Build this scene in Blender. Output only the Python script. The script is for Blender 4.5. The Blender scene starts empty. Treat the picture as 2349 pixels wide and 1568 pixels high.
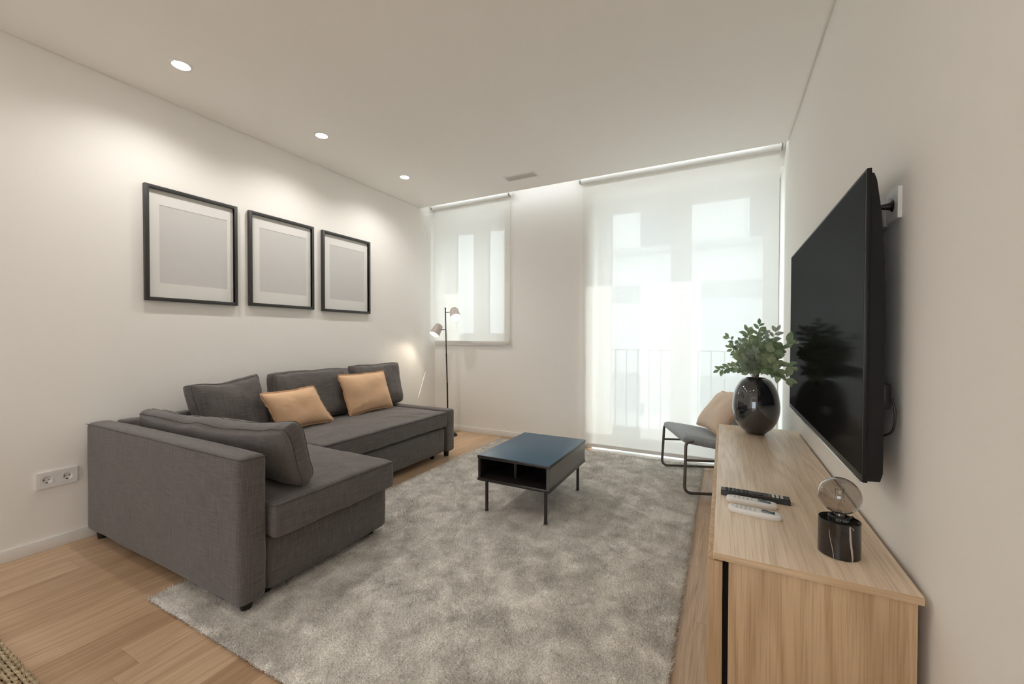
import bpy, bmesh, math, random
import numpy as np
from mathutils import Vector, Matrix, noise
random.seed(7); np.random.seed(7)
S = bpy.context.scene
COL = S.collection
PI = math.pi
# ---------------------------------------------------------------- camera
XL, XR, YC, YF, H = -3.2122, .4388, 3.8315, 4.1056, 2.6644
F_PX, YAW, PITCH, ROLL = 938.12, .47748, -.01451, .00247
cam = bpy.data.cameras.new('camera'); camo = bpy.data.objects.new('camera', cam); COL.objects.link(camo)
cam.sensor_width = 36; cam.lens = 36*F_PX/2349; cam.clip_start = .02; cam.clip_end = 200
_f = Vector((-math.sin(YAW)*math.cos(PITCH), math.cos(YAW)*math.cos(PITCH), math.sin(PITCH)))
_r = Vector((math.cos(YAW), math.sin(YAW), 0)); _u = _r.cross(_f)
_r2 = _r*math.cos(ROLL)+_u*math.sin(ROLL); _u2 = _u*math.cos(ROLL)-_r*math.sin(ROLL)
camo.matrix_world = Matrix(((_r2.x, _u2.x, -_f.x, 0), (_r2.y, _u2.y, -_f.y, 0), (_r2.z, _u2.z, -_f.z, 1.15), (0, 0, 0, 1)))
S.camera = camo
# ---------------------------------------------------------------- world, sun, exposure
EXPOSURE = 0.50
SKY = .75; SUN = 4.6; SPOT = .45; COVE = .25; LAMP = .5
S.view_settings.view_transform = 'Standard'; S.view_settings.look = 'None'
S.view_settings.exposure = EXPOSURE; S.view_settings.gamma = 1; S.view_settings.use_curve_mapping = False
S.cycles.max_bounces = 14; S.cycles.diffuse_bounces = 8; S.cycles.transparent_max_bounces = 16
S.cycles.sample_clamp_indirect = 6; S.cycles.caustics_reflective = False; S.cycles.caustics_refractive = False
S.cycles.use_denoising = True
W = bpy.data.worlds.new('sky'); S.world = W; W.use_nodes = True
wn = W.node_tree.nodes; wl = W.node_tree.links
bg = wn['Background']; bg.inputs['Color'].default_value = (.80, .90, 1.0, 1); bg.inputs['Strength'].default_value = 5.0*SKY
SUND = Vector((-1.40, -1.0, -2.2)).normalized()
sl = bpy.data.lights.new('sun', 'SUN'); sl.energy = SUN; sl.angle = math.radians(.6); sl.color = (1, .97, .92)
so = bpy.data.objects.new('sun', sl); COL.objects.link(so); so.rotation_euler = SUND.to_track_quat('-Z', 'Y').to_euler(); so.location = (6, 14, 14)

# ---------------------------------------------------------------- helpers
def tagset(o, label=None, cat=None, group=None, kind=None):
    if label: o['label'] = label
    if cat: o['category'] = cat
    if group: o['group'] = group
    if kind: o['kind'] = kind
    return o
def thing(name, label, cat, loc=(0, 0, 0), group=None, rot=(0, 0, 0)):
    o = bpy.data.objects.new(name, None); COL.objects.link(o); o.location = loc; o.rotation_euler = rot; o.empty_display_size = .05
    return tagset(o, label, cat, group)
def boxuv(me):
    n = len(me.loops)
    if not n: return
    uv = me.uv_layers.new(name='UVMap')
    out = np.empty((n, 2), np.float32)
    for p in me.polygons:
        a, b, c = abs(p.normal.x), abs(p.normal.y), abs(p.normal.z)
        for li in p.loop_indices:
            v = me.vertices[me.loops[li].vertex_index].co
            out[li] = (v.y, v.z) if a >= b and a >= c else ((v.x, v.z) if b >= c else (v.x, v.y))
    uv.data.foreach_set('uv', out.ravel())
class MB:
    """collects geometry in world (or thing) coordinates and links it as one mesh object"""
    def __init__(s): s.v = []; s.f = []; s.sm = []; s.mi = []; s.uv = None
    def add(s, vs, fs, smooth=False, mi=0):
        o = len(s.v); s.v += [tuple(v) for v in vs]; s.f += [tuple(i+o for i in f) for f in fs]; s.sm += [smooth]*len(fs); s.mi += [mi]*len(fs); return s
    def box(s, x0, x1, y0, y1, z0, z1, bev=0, seg=2, M=None, mi=0, smooth=None):
        bm = bmesh.new(); bmesh.ops.create_cube(bm, size=1)
        for v in bm.verts: v.co = Vector(((x0+x1)/2+v.co.x*(x1-x0), (y0+y1)/2+v.co.y*(y1-y0), (z0+z1)/2+v.co.z*(z1-z0)))
        if bev: bmesh.ops.bevel(bm, geom=list(bm.edges), offset=bev, segments=seg, profile=.5, affect='EDGES')
        bm.verts.index_update()
        vs = [(M @ v.co if M else v.co.copy()) for v in bm.verts]; fs = [[v.index for v in f.verts] for f in bm.faces]; bm.free()
        return s.add(vs, fs, bool(bev) if smooth is None else smooth, mi)
    def tube(s, pts, r, seg=12, fillet=0, cap=True, mi=0, closed=False):
        P = [Vector(p) for p in pts]
        if fillet:
            Q = [P[0]]
            for i in range(1, len(P)-1):
                a, b, c = P[i-1], P[i], P[i+1]; d1 = (a-b); d2 = (c-b); fl = min(fillet, d1.length*.49, d2.length*.49)
                p1 = b+d1.normalized()*fl; p2 = b+d2.normalized()*fl
                for k in range(7):
                    t = k/6; Q.append(p1*(1-t)**2+b*2*t*(1-t)+p2*t*t)
            Q.append(P[-1]); P = Q
        rr = r if hasattr(r, '__len__') else [r]*len(P)
        vs = []; fs = []; up = None
        for i, p in enumerate(P):
            d = (P[min(i+1, len(P)-1)]-P[max(i-1, 0)]).normalized()
            if up is None: up = d.orthogonal().normalized()
            up = (up-d*up.dot(d)).normalized(); w = d.cross(up)
            for k in range(seg):
                a = 2*PI*k/seg; vs.append(p+(up*math.cos(a)+w*math.sin(a))*rr[i])
        for i in range(len(P)-1):
            for k in range(seg):
                a = i*seg+k; b = i*seg+(k+1) % seg; fs.append((a, b, b+seg, a+seg))
        if cap: fs.append(tuple(range(seg))[::-1]); fs.append(tuple(range((len(P)-1)*seg, len(P)*seg)))
        return s.add(vs, fs, True, mi)
    def lathe(s, prof, c=(0, 0, 0), seg=48, M=None, mi=0, close=False):
        vs = []; fs = []; c = Vector(c)
        for r, z in prof:
            for k in range(seg):
                a = 2*PI*k/seg; v = Vector((r*math.cos(a), r*math.sin(a), z)); vs.append((M @ v if M else v)+c)
        n = len(prof)
        for i in range(n-1):
            for k in range(seg): fs.append((i*seg+k, i*seg+(k+1) % seg, (i+1)*seg+(k+1) % seg, (i+1)*seg+k))
        if prof[0][0] > 1e-6: fs.append(tuple(range(seg))[::-1])
        if prof[-1][0] > 1e-6: fs.append(tuple(range((n-1)*seg, n*seg)))
        return s.add(vs, fs, True, mi)
    def prism(s, poly, axis, a0, a1, mi=0):
        """poly: 2D points in the other two axes (cyclic order), extruded along axis"""
        n = len(poly); vs = []
        for a in (a0, a1):
            for p, q in poly: vs.append({0: (a, p, q), 1: (p, a, q), 2: (p, q, a)}[axis])
        fs = [tuple(range(n)), tuple(range(n, 2*n))[::-1]]+[(i, (i+1) % n, (i+1) % n+n, i+n) for i in range(n)]
        return s.add(vs, fs, False, mi)
    def build(s, name, mats, parent=None, origin=None, uv=None, smooth_angle=40, boxmap=True):
        if not isinstance(mats, (list, tuple)): mats = [mats]
        V = [Vector(v) for v in s.v]
        if parent is None and origin is None:
            mn = Vector((min(v.x for v in V), min(v.y for v in V), min(v.z for v in V))); mx = Vector((max(v.x for v in V), max(v.y for v in V), max(v.z for v in V)))
            origin = Vector(((mn.x+mx.x)/2, (mn.y+mx.y)/2, mn.z))
        o_ = Vector(origin) if origin is not None else Vector((0, 0, 0))
        me = bpy.data.meshes.new(name); me.from_pydata([v-o_ for v in V], [], s.f); me.validate(clean_customdata=False)
        bm = bmesh.new(); bm.from_mesh(me); bmesh.ops.remove_doubles(bm, verts=bm.verts, dist=1e-6); bmesh.ops.recalc_face_normals(bm, faces=bm.faces); bm.to_mesh(me); bm.free()
        me.polygons.foreach_set('use_smooth', [any(s.sm)]*len(me.polygons))
        if any(s.sm): me.set_sharp_from_angle(angle=math.radians(smooth_angle))
        for m in mats: me.materials.append(m)
        if len(mats) > 1 and len(s.mi) == len(me.polygons): me.polygons.foreach_set('material_index', s.mi)
        if boxmap: boxuv(me)
        o = bpy.data.objects.new(name, me); COL.objects.link(o); o.location = o_
        if parent is not None:
            # geometry is given in world space: keep it there
            o.parent = parent; o.location = o_ - Vector(parent['_w']) if '_w' in parent else o_
        return o
def root(name, label, cat, loc, group=None):
    """a thing whose parts are modelled in world coordinates"""
    o = thing(name, label, cat, loc, group); o['_w'] = list(loc); return o
def part(mb, name, mats, parent, **k):
    """part modelled in world coords under a root (or under a part of it)"""
    w = Vector(parent['_w']) if '_w' in parent else Vector((0, 0, 0))
    mb.v = [tuple(Vector(v)-w) for v in mb.v]
    o = mb.build(name, mats, parent=None, origin=(0, 0, 0), **k); o.parent = parent; o['_w'] = list(w); return o
def struct(mb, name, mats, **k):
    o = mb.build(name, mats, **k); o['kind'] = 'structure'; return o
def stag(o, label, cat='wall'):
    o['label'] = label; o['category'] = cat; o['kind'] = 'structure'; return o

# ---------------------------------------------------------------- materials
def newmat(name):
    m = bpy.data.materials.new(name); m.use_nodes = True; nt = m.node_tree
    return m, nt, nt.nodes['Principled BSDF']
def N(nt, t, **k):
    n = nt.nodes.new(t)
    for a, b in k.items(): setattr(n, a, b)
    return n
def L(nt, a, b): nt.links.new(a, b)
def pbr(name, col, rough=.5, metal=0, spec=.5, bump=0, bscale=200, noise_amt=0, nscale=5, **kw):
    m, nt, b = newmat(name)
    b.inputs['Base Color'].default_value = (*col, 1); b.inputs['Roughness'].default_value = rough
    b.inputs['Metallic'].default_value = metal; b.inputs['Specular IOR Level'].default_value = spec
    for k, v in kw.items(): b.inputs[k].default_value = v
    tc = N(nt, 'ShaderNodeTexCoord')
    if noise_amt:
        n = N(nt, 'ShaderNodeTexNoise'); n.inputs['Scale'].default_value = nscale; n.inputs['Detail'].default_value = 4; L(nt, tc.outputs['Object'], n.inputs['Vector'])
        mx = N(nt, 'ShaderNodeMix', data_type='RGBA'); L(nt, n.outputs['Fac'], mx.inputs['Factor'])
        mx.inputs['A'].default_value = (*[c*(1-noise_amt) for c in col], 1); mx.inputs['B'].default_value = (*[min(1, c*(1+noise_amt)) for c in col], 1)
        L(nt, mx.outputs['Result'], b.inputs['Base Color'])
    if bump:
        n = N(nt, 'ShaderNodeTexNoise'); n.inputs['Scale'].default_value = bscale; n.inputs['Detail'].default_value = 3; L(nt, tc.outputs['Object'], n.inputs['Vector'])
        bp = N(nt, 'ShaderNodeBump'); bp.inputs['Strength'].default_value = bump; bp.inputs['Distance'].default_value = .002
        L(nt, n.outputs['Fac'], bp.inputs['Height']); L(nt, bp.outputs['Normal'], b.inputs['Normal'])
    return m
def ramp(nt, stops):
    r = N(nt, 'ShaderNodeValToRGB'); e = r.color_ramp.elements
    while len(e) < len(stops): e.new(.5)
    for i, (p, c) in enumerate(stops): e[i].position = p; e[i].color = (*c, 1)
    return r
def oak(name, axis, c0, c1, c2, rough=.45, seed=0, planks=False, gs=1.0, spec=.35):
    m, nt, b = newmat(name)
    tc = N(nt, 'ShaderNodeTexCoord'); src = tc.outputs['Object']
    rnd = None
    if planks:
        # planks run along Y, 143 mm wide, 1.3 m long, random stagger
        sep = N(nt, 'ShaderNodeSeparateXYZ'); L(nt, src, sep.inputs[0])
        def math_(op, a, b_=None):
            n = N(nt, 'ShaderNodeMath', operation=op)
            for i, q in enumerate((a, b_)):
                if q is None: continue
                if isinstance(q, (int, float)): n.inputs[i].default_value = q
                else: L(nt, q, n.inputs[i])
            return n.outputs[0]
        row = math_('FLOOR', math_('DIVIDE', math_('ADD', sep.outputs['X'], 3.098+.143*20), .143))
        wn_ = N(nt, 'ShaderNodeTexWhiteNoise', noise_dimensions='1D'); L(nt, row, wn_.inputs['W'])
        yy = math_('ADD', math_('DIVIDE', sep.outputs['Y'], 1.15), math_('MULTIPLY', wn_.outputs['Value'], 7.3))
        colm = math_('FLOOR', yy)
        cmb = N(nt, 'ShaderNodeCombineXYZ'); L(nt, row, cmb.inputs[0]); L(nt, colm, cmb.inputs[1])
        w2 = N(nt, 'ShaderNodeTexWhiteNoise', noise_dimensions='3D'); L(nt, cmb.outputs[0], w2.inputs['Vector'])
        rnd = w2.outputs['Value']
        fx = math_('FRACT', math_('DIVIDE', math_('ADD', sep.outputs['X'], 3.098+.143*20), .143)); fy = math_('FRACT', yy)
        ex = math_('MINIMUM', fx, math_('SUBTRACT', 1, fx)); ey = math_('MINIMUM', fy, math_('SUBTRACT', 1, fy))
        edge = math_('MINIMUM', math_('DIVIDE', ex, .008), math_('DIVIDE', ey, .0011)); edge = math_('MINIMUM', edge, 1)
        sc = N(nt, 'ShaderNodeVectorMath', operation='SCALE'); L(nt, w2.outputs['Color'], sc.inputs[0]); sc.inputs['Scale'].default_value = 9
        ad = N(nt, 'ShaderNodeVectorMath', operation='ADD'); L(nt, src, ad.inputs[0]); L(nt, sc.outputs[0], ad.inputs[1]); src = ad.outputs[0]
    mp = N(nt, 'ShaderNodeMapping'); L(nt, src, mp.inputs[0]); mp.inputs['Location'].default_value = (seed, seed*.7, seed*.3)
    st = [1, 1, 1]; st[axis] = .075; mp.inputs['Scale'].default_value = [q*gs for q in st]
    n1 = N(nt, 'ShaderNodeTexNoise'); n1.inputs['Scale'].default_value = 5.5; n1.inputs['Detail'].default_value = 2; n1.inputs['Distortion'].default_value = .3; L(nt, mp.outputs[0], n1.inputs['Vector'])
    # growth rings: sine of the low noise -> cathedral figure
    mm = N(nt, 'ShaderNodeMath', operation='MULTIPLY'); L(nt, n1.outputs['Fac'], mm.inputs[0]); mm.inputs[1].default_value = 75
    ms = N(nt, 'ShaderNodeMath', operation='SINE'); L(nt, mm.outputs[0], ms.inputs[0])
    mr = N(nt, 'ShaderNodeMapRange'); L(nt, ms.outputs[0], mr.inputs['Value']); mr.inputs['From Min'].default_value = -1; mr.inputs['From Max'].default_value = 1
    mp2 = N(nt, 'ShaderNodeMapping'); L(nt, src, mp2.inputs[0]); s2 = [1, 1, 1]; s2[axis] = .02; mp2.inputs['Scale'].default_value = s2
    n2 = N(nt, 'ShaderNodeTexNoise'); n2.inputs['Scale'].default_value = 260*gs; n2.inputs['Detail'].default_value = 3; L(nt, mp2.outputs[0], n2.inputs['Vector'])
    mp3 = N(nt, 'ShaderNodeMapping'); L(nt, src, mp3.inputs[0]); s3 = [1, 1, 1]; s3[axis] = .05; mp3.inputs['Scale'].default_value = s3
    n3 = N(nt, 'ShaderNodeTexNoise'); n3.inputs['Scale'].default_value = 22*gs; n3.inputs['Detail'].default_value = 3; L(nt, mp3.outputs[0], n3.inputs['Vector'])
    def mix(f, a, b_, blend='MIX', fac=None):
        x = N(nt, 'ShaderNodeMix', data_type='RGBA', blend_type=blend)
        if fac is not None: x.inputs['Factor'].default_value = fac
        else: L(nt, f, x.inputs['Factor'])
        for q, s_ in ((a, 'A'), (b_, 'B')):
            if isinstance(q, tuple): x.inputs[s_].default_value = (*q, 1)
            else: L(nt, q, x.inputs[s_])
        return x.outputs['Result']
    base = mix(n3.outputs['Fac'], c0, c1)
    r1 = ramp(nt, [(.0, (.55, .55, .55)), (.75, (0, 0, 0))]); L(nt, mr.outputs['Result'], r1.inputs[0])
    base = mix(r1.outputs['Color'], base, c2)
    r2 = ramp(nt, [(.3, (.72, .68, .64)), (.55, (1, 1, 1)), (.8, (1.0, 1.0, 1.0))]); L(nt, n2.outputs['Fac'], r2.inputs[0])
    base = mix(None, base, r2.outputs['Color'], 'MULTIPLY', .75)
    if planks:
        r3 = ramp(nt, [(0, (.66, .60, .55)), (.3, (.92, .90, .88)), (.8, (1.0, 1.0, 1.0)), (1, (1.10, 1.09, 1.07))]); L(nt, rnd, r3.inputs[0])
        base = mix(None, base, r3.outputs['Color'], 'MULTIPLY', 1.0)
        ec = ramp(nt, [(0, (.45, .38, .3)), (1, (1, 1, 1))]); L(nt, edge, ec.inputs[0])
        base = mix(None, base, ec.outputs['Color'], 'MULTIPLY', .8)
    L(nt, base, b.inputs['Base Color']); b.inputs['Roughness'].default_value = rough; b.inputs['Specular IOR Level'].default_value = spec
    bp = N(nt, 'ShaderNodeBump'); bp.inputs['Strength'].default_value = .12; bp.inputs['Distance'].default_value = .001; L(nt, n2.outputs['Fac'], bp.inputs['Height']); L(nt, bp.outputs['Normal'], b.inputs['Normal'])
    return m
def fabric(name, dark, mid, light, su=420, bump=.35, sheen=.25, slub=1.0, contrast=1.0):
    """woven cloth: threads run along the two UV axes, UVs are in metres"""
    m, nt, b = newmat(name)
    tc = N(nt, 'ShaderNodeTexCoord')
    outs = []
    for (a, c) in ((1, .02), (.02, 1)):
        mp = N(nt, 'ShaderNodeMapping'); L(nt, tc.outputs['UV'], mp.inputs[0]); mp.inputs['Scale'].default_value = (a, c, 1)
        n = N(nt, 'ShaderNodeTexNoise'); n.inputs['Scale'].default_value = su; n.inputs['Detail'].default_value = 2; L(nt, mp.outputs[0], n.inputs['Vector']); outs.append(n.outputs['Fac'])
    for (a, c) in ((1, .06), (.06, 1)):
        mp = N(nt, 'ShaderNodeMapping'); L(nt, tc.outputs['UV'], mp.inputs[0]); mp.inputs['Scale'].default_value = (a, c, 1)
        n = N(nt, 'ShaderNodeTexNoise'); n.inputs['Scale'].default_value = su*.33; n.inputs['Detail'].default_value = 2; L(nt, mp.outputs[0], n.inputs['Vector']); outs.append(n.outputs['Fac'])
    def mt(op, a, b_):
        n = N(nt, 'ShaderNodeMath', operation=op)
        for i, q in enumerate((a, b_)):
            if isinstance(q, (int, float)): n.inputs[i].default_value = q
            else: L(nt, q, n.inputs[i])
        return n.outputs[0]
    s1 = mt('ADD', outs[0], outs[1]); s2 = mt('MULTIPLY', mt('ADD', outs[2], outs[3]), slub)
    tot = mt('ADD', mt('MULTIPLY', s1, .5), mt('MULTIPLY', s2, .5)); tot = mt('DIVIDE', tot, 1+slub)
    w = .16/contrast
    r = ramp(nt, [(.5-w, dark), (.5, mid), (.5+w, light)]); L(nt, tot, r.inputs[0])
    L(nt, r.outputs['Color'], b.inputs['Base Color']); b.inputs['Roughness'].default_value = .9; b.inputs['Specular IOR Level'].default_value = .15
    b.inputs['Sheen Weight'].default_value = sheen; b.inputs['Sheen Roughness'].default_value = .5
    bp = N(nt, 'ShaderNodeBump'); bp.inputs['Strength'].default_value = bump; bp.inputs['Distance'].default_value = .0012
    L(nt, tot, bp.inputs['Height']); L(nt, bp.outputs['Normal'], b.inputs['Normal'])
    return m
def emis(name, col, st):
    m = bpy.data.materials.new(name); m.use_nodes = True; nt = m.node_tree; nt.nodes.clear()
    e = N(nt, 'ShaderNodeEmission'); e.inputs[0].default_value = (*col, 1); e.inputs[1].default_value = st
    o = N(nt, 'ShaderNodeOutputMaterial'); L(nt, e.outputs[0], o.inputs[0]); return m
def thinglass(name, tint=(1, 1, 1), refl=.08, rough=0.0, ior=1.45, k=1.0):
    """thin pane: clear transmission plus a Fresnel reflection"""
    m = bpy.data.materials.new(name); m.use_nodes = True; nt = m.node_tree; nt.nodes.clear()
    t = N(nt, 'ShaderNodeBsdfTransparent'); t.inputs[0].default_value = (*tint, 1)
    g = N(nt, 'ShaderNodeBsdfGlossy'); g.inputs['Roughness'].default_value = rough
    fr = N(nt, 'ShaderNodeLayerWeight'); fr.inputs['Blend'].default_value = .5
    pw = N(nt, 'ShaderNodeMath', operation='POWER'); L(nt, fr.outputs['Facing'], pw.inputs[0]); pw.inputs[1].default_value = 5
    ma = N(nt, 'ShaderNodeMath', operation='MULTIPLY_ADD'); L(nt, pw.outputs[0], ma.inputs[0]); ma.inputs[1].default_value = .96; ma.inputs[2].default_value = .04
    mu = N(nt, 'ShaderNodeMath', operation='MULTIPLY', use_clamp=True); L(nt, ma.outputs[0], mu.inputs[0]); mu.inputs[1].default_value = k
    mx = N(nt, 'ShaderNodeMixShader'); L(nt, mu.outputs[0], mx.inputs[0]); L(nt, t.outputs[0], mx.inputs[1]); L(nt, g.outputs[0], mx.inputs[2])
    o = N(nt, 'ShaderNodeOutputMaterial'); L(nt, mx.outputs[0], o.inputs[0]); return m

M_wall = pbr('wall_paint', (.89, .868, .825), .75, spec=.2, bump=.05, bscale=350)
M_ceil = pbr('ceiling_paint', (.935, .905, .86), .85, spec=.1)
M_white = pbr('white_lacquer', (.83, .82, .80), .4, spec=.4)
M_frame_w = pbr('window_frame_white', (.80, .79, .76), .45)
M_floor = oak('oak_floor', 1, (.60, .42, .27), (.67, .49, .33), (.49, .325, .20), .34, planks=True)
M_oak_sheen = oak('oak_veneer_painted_sheen', 1, (.80, .64, .47), (.86, .70, .53), (.66, .50, .35), .36, seed=3, spec=.9)  # base colour lightened to paint in the window sheen on the bench top
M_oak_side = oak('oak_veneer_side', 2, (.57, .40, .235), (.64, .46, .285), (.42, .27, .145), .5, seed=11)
M_oak_edge = oak('oak_edge_band', 0, (.55, .40, .24), (.60, .44, .28), (.45, .31, .18), .5, seed=5)
M_sofa = fabric('grey_linen_weave', (.045, .039, .038), (.118, .106, .103), (.215, .20, .197), su=520, slub=.55, contrast=.75, bump=.5)
M_seam = pbr('dark_seam', (.075, .067, .064), .95, spec=.1)
M_gapshade = pbr('painted_gap_shade', (.012, .011, .011), .95, spec=.05)  # near-black colour that paints the shade inside gaps
M_tan = fabric('tan_linen', (.62, .385, .225), (.77, .505, .315), (.88, .62, .40), su=600, slub=.4, contrast=.5, bump=.2, sheen=.15)
M_tan_edge = fabric('tan_linen_edge', (.42, .26, .14), (.52, .33, .19), (.6, .4, .24), su=600, bump=.2, sheen=.1)
M_beige = fabric('beige_linen', (.56, .43, .33), (.68, .53, .41), (.78, .63, .5), su=600, slub=.4, contrast=.5, bump=.2, sheen=.15)
M_chaircloth = fabric('blue_grey_felt', (.20, .22, .24), (.30, .325, .35), (.40, .425, .45), su=420, bump=.2, sheen=.3)
M_chairtube = pbr('grey_brown_metal_tube', (.13, .115, .105), .35, metal=.6)
M_blackwood = pbr('black_wood_foot', (.012, .009, .008), .4)
M_tablebrown = pbr('black_brown_laminate', (.022, .017, .016), .33, spec=.6)
M_skysheen = None
M_blackframe = pbr('black_picture_frame', (.035, .034, .033), .45)
M_mat = pbr('white_mount_board', (.78, .77, .74), .8, spec=.1)
M_print = pbr('pale_grey_print', (.62, .615, .60), .8, spec=.1, noise_amt=.025, nscale=9)
M_picglass = thinglass('picture_glass', k=.12)
M_bronze = pbr('dark_bronze_metal', (.045, .032, .024), .35, metal=.7)
M_shade = pbr('taupe_lamp_shade', (.55, .48, .44), .35)
M_tv = pbr('tv_black_plastic', (.006, .006, .006), .35, spec=.3)
M_screen = bpy.data.materials.new('tv_screen'); M_screen.use_nodes = True; nt = M_screen.node_tree; nt.nodes.clear()
_d = N(nt, 'ShaderNodeBsdfDiffuse'); _d.inputs[0].default_value = (.008, .008, .0075, 1); _g = N(nt, 'ShaderNodeBsdfGlossy'); _g.inputs['Roughness'].default_value = .09
_m = N(nt, 'ShaderNodeMixShader'); _m.inputs[0].default_value = .045; _o = N(nt, 'ShaderNodeOutputMaterial'); L(nt, _d.outputs[0], _m.inputs[1]); L(nt, _g.outputs[0], _m.inputs[2]); L(nt, _m.outputs[0], _o.inputs[0])
M_silver = pbr('silver_trim', (.75, .75, .74), .25, metal=.9)
M_steel = pbr('steel_bracket', (.30, .29, .27), .35, metal=.9)
M_plastic = pbr('white_plastic', (.80, .79, .77), .3, spec=.5)
M_plasticgrey = pbr('pale_grey_plastic', (.62, .61, .60), .45)
M_holes = pbr('socket_dark', (.02, .015, .01), .7)
M_cable = pbr('black_cable', (.012, .010, .009), .45)
M_vase = pbr('dark_glazed_ceramic', (.018, .018, .024), .05, spec=.9, **{'Coat Weight': .6, 'Coat Roughness': .02})
M_stem = pbr('twig', (.13, .095, .06), .7)
M_remote = pbr('remote_black', (.016, .013, .012), .4)
M_btn = pbr('remote_button_dark', (.035, .033, .032), .5)
M_btnl = pbr('remote_button_light', (.72, .68, .63), .5)
M_lcd = pbr('remote_display', (.10, .13, .16), .08, spec=.8)
M_ink = pbr('grey_print_marks', (.22, .21, .20), .7)
M_brass = pbr('socket_black', (.012, .012, .013), .35)
M_vent = pbr('vent_slat', (.70, .67, .62), .6)
# leaves
def leafmat(name, c0, c1):
    m, nt, b = newmat(name)
    tc = N(nt, 'ShaderNodeTexCoord'); n = N(nt, 'ShaderNodeTexNoise'); n.inputs['Scale'].default_value = 14; L(nt, tc.outputs['Object'], n.inputs['Vector'])
    r = ramp(nt, [(.35, c0), (.65, c1)]); L(nt, n.outputs['Fac'], r.inputs[0]); L(nt, r.outputs[0], b.inputs['Base Color'])
    b.inputs['Roughness'].default_value = .5
    tr = N(nt, 'ShaderNodeBsdfTranslucent'); L(nt, r.outputs[0], tr.inputs[0]); mx = N(nt, 'ShaderNodeMixShader'); mx.inputs[0].default_value = .3
    out = nt.nodes['Material Output']; L(nt, b.outputs[0], mx.inputs[1]); L(nt, tr.outputs[0], mx.inputs[2]); L(nt, mx.outputs[0], out.inputs[0])
    return m
M_leaf = leafmat('sage_green_leaf', (.18, .28, .15), (.40, .48, .30))
M_leaf2 = leafmat('dusty_grey_leaf', (.28, .36, .29), (.44, .50, .41))
# marble
def marble():
    m, nt, b = newmat('black_marble')
    tc = N(nt, 'ShaderNodeTexCoord')
    mp = N(nt, 'ShaderNodeMapping'); L(nt, tc.outputs['Object'], mp.inputs[0]); mp.inputs['Rotation'].default_value = (.25, .35, .3)
    w = N(nt, 'ShaderNodeTexNoise'); w.inputs['Scale'].default_value = 9; w.inputs['Detail'].default_value = 4; L(nt, mp.outputs[0], w.inputs['Vector'])
    r = ramp(nt, [(.0, (.006, .006, .006)), (1, (.03, .025, .02))]); L(nt, w.outputs['Fac'], r.inputs[0])
    L(nt, r.outputs[0], b.inputs['Base Color']); b.inputs['Roughness'].default_value = .08; b.inputs['Specular IOR Level'].default_value = .6
    return m
M_marble = marble(); M_vein = pbr('pale_marble_vein', (.45, .42, .39), .15)
# blind: sheer woven roller cloth
def blindmat():
    m = bpy.data.materials.new('sheer_roller_cloth'); m.use_nodes = True; nt = m.node_tree; nt.nodes.clear()
    d = N(nt, 'ShaderNodeBsdfDiffuse'); d.inputs[0].default_value = (.93, .91, .87, 1)
    t = N(nt, 'ShaderNodeBsdfTranslucent'); t.inputs[0].default_value = (.84, .84, .81, 1)
    mx = N(nt, 'ShaderNodeMixShader'); mx.inputs[0].default_value = .36; L(nt, d.outputs[0], mx.inputs[1]); L(nt, t.outputs[0], mx.inputs[2])
    tr = N(nt, 'ShaderNodeBsdfTransparent')
    tc = N(nt, 'ShaderNodeTexCoord'); mp = N(nt, 'ShaderNodeMapping'); L(nt, tc.outputs['Object'], mp.inputs[0]); mp.inputs['Scale'].default_value = (60, 1, .8)
    n = N(nt, 'ShaderNodeTexNoise'); n.inputs['Scale'].default_value = 1; n.inputs['Detail'].default_value = 2; L(nt, mp.outputs[0], n.inputs['Vector'])
    mr = N(nt, 'ShaderNodeMapRange'); L(nt, n.outputs['Fac'], mr.inputs['Value']); mr.inputs['To Min'].default_value = BLIND_OPEN*.9; mr.inputs['To Max'].default_value = BLIND_OPEN*1.1
    m2 = N(nt, 'ShaderNodeMixShader'); L(nt, mr.outputs[0], m2.inputs[0]); L(nt, mx.outputs[0], m2.inputs[1]); L(nt, tr.outputs[0], m2.inputs[2])
    o = N(nt, 'ShaderNodeOutputMaterial'); L(nt, m2.outputs[0], o.inputs[0]); return m
BLIND_OPEN = .075
M_blind = blindmat()
M_roll = pbr('rolled_blind_cloth', (.82, .81, .78), .8, spec=.1)
M_bar = pbr('blind_bottom_bar', (.70, .67, .63), .5)
M_glass = thinglass('window_glass', (.96, .98, .97), k=.8)
M_threshold = pbr('pale_stone_threshold', (.78, .77, .75), .5)

# ---------------------------------------------------------------- room shell
ZT = 2.90; YB = -5.2; YW = YF+.325
struct(MB().box(XL-.3, XR+.3, YB-.2, YF, -.12, 0), 'floor', M_floor, origin=(0, 0, 0))
struct(MB().box(XL-.16, XL, YB-.1, YF+.02, 0, ZT), 'wall_left', M_wall)
struct(MB().box(XR, XR+.16, YB-.1, YW, -.1, ZT), 'wall_right', M_wall)
BW = (-2.9, -.3, .05, 2.0)  # unseen rear opening, added and sized to bring in fill daylight
m = MB(); m.box(XL-.16, BW[0], YB-.16, YB, 0, ZT); m.box(BW[1], XR+.16, YB-.16, YB, 0, ZT); m.box(BW[0], BW[1], YB-.16, YB, 0, BW[2]); m.box(BW[0], BW[1], YB-.16, YB, BW[3], ZT)
struct(m, 'wall_back', M_wall)
m = MB()
for xx in (BW[0], (BW[0]+BW[1])/2-.03, BW[1]-.06): m.box(xx, xx+.06, YB-.12, YB-.05, BW[2], BW[3], .003)
m.box(BW[0]+.06, BW[1]-.06, YB-.12, YB-.05, BW[2], BW[2]+.06, .003); m.box(BW[0]+.06, BW[1]-.06, YB-.12, YB-.05, BW[3]-.06, BW[3], .003)
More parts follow.
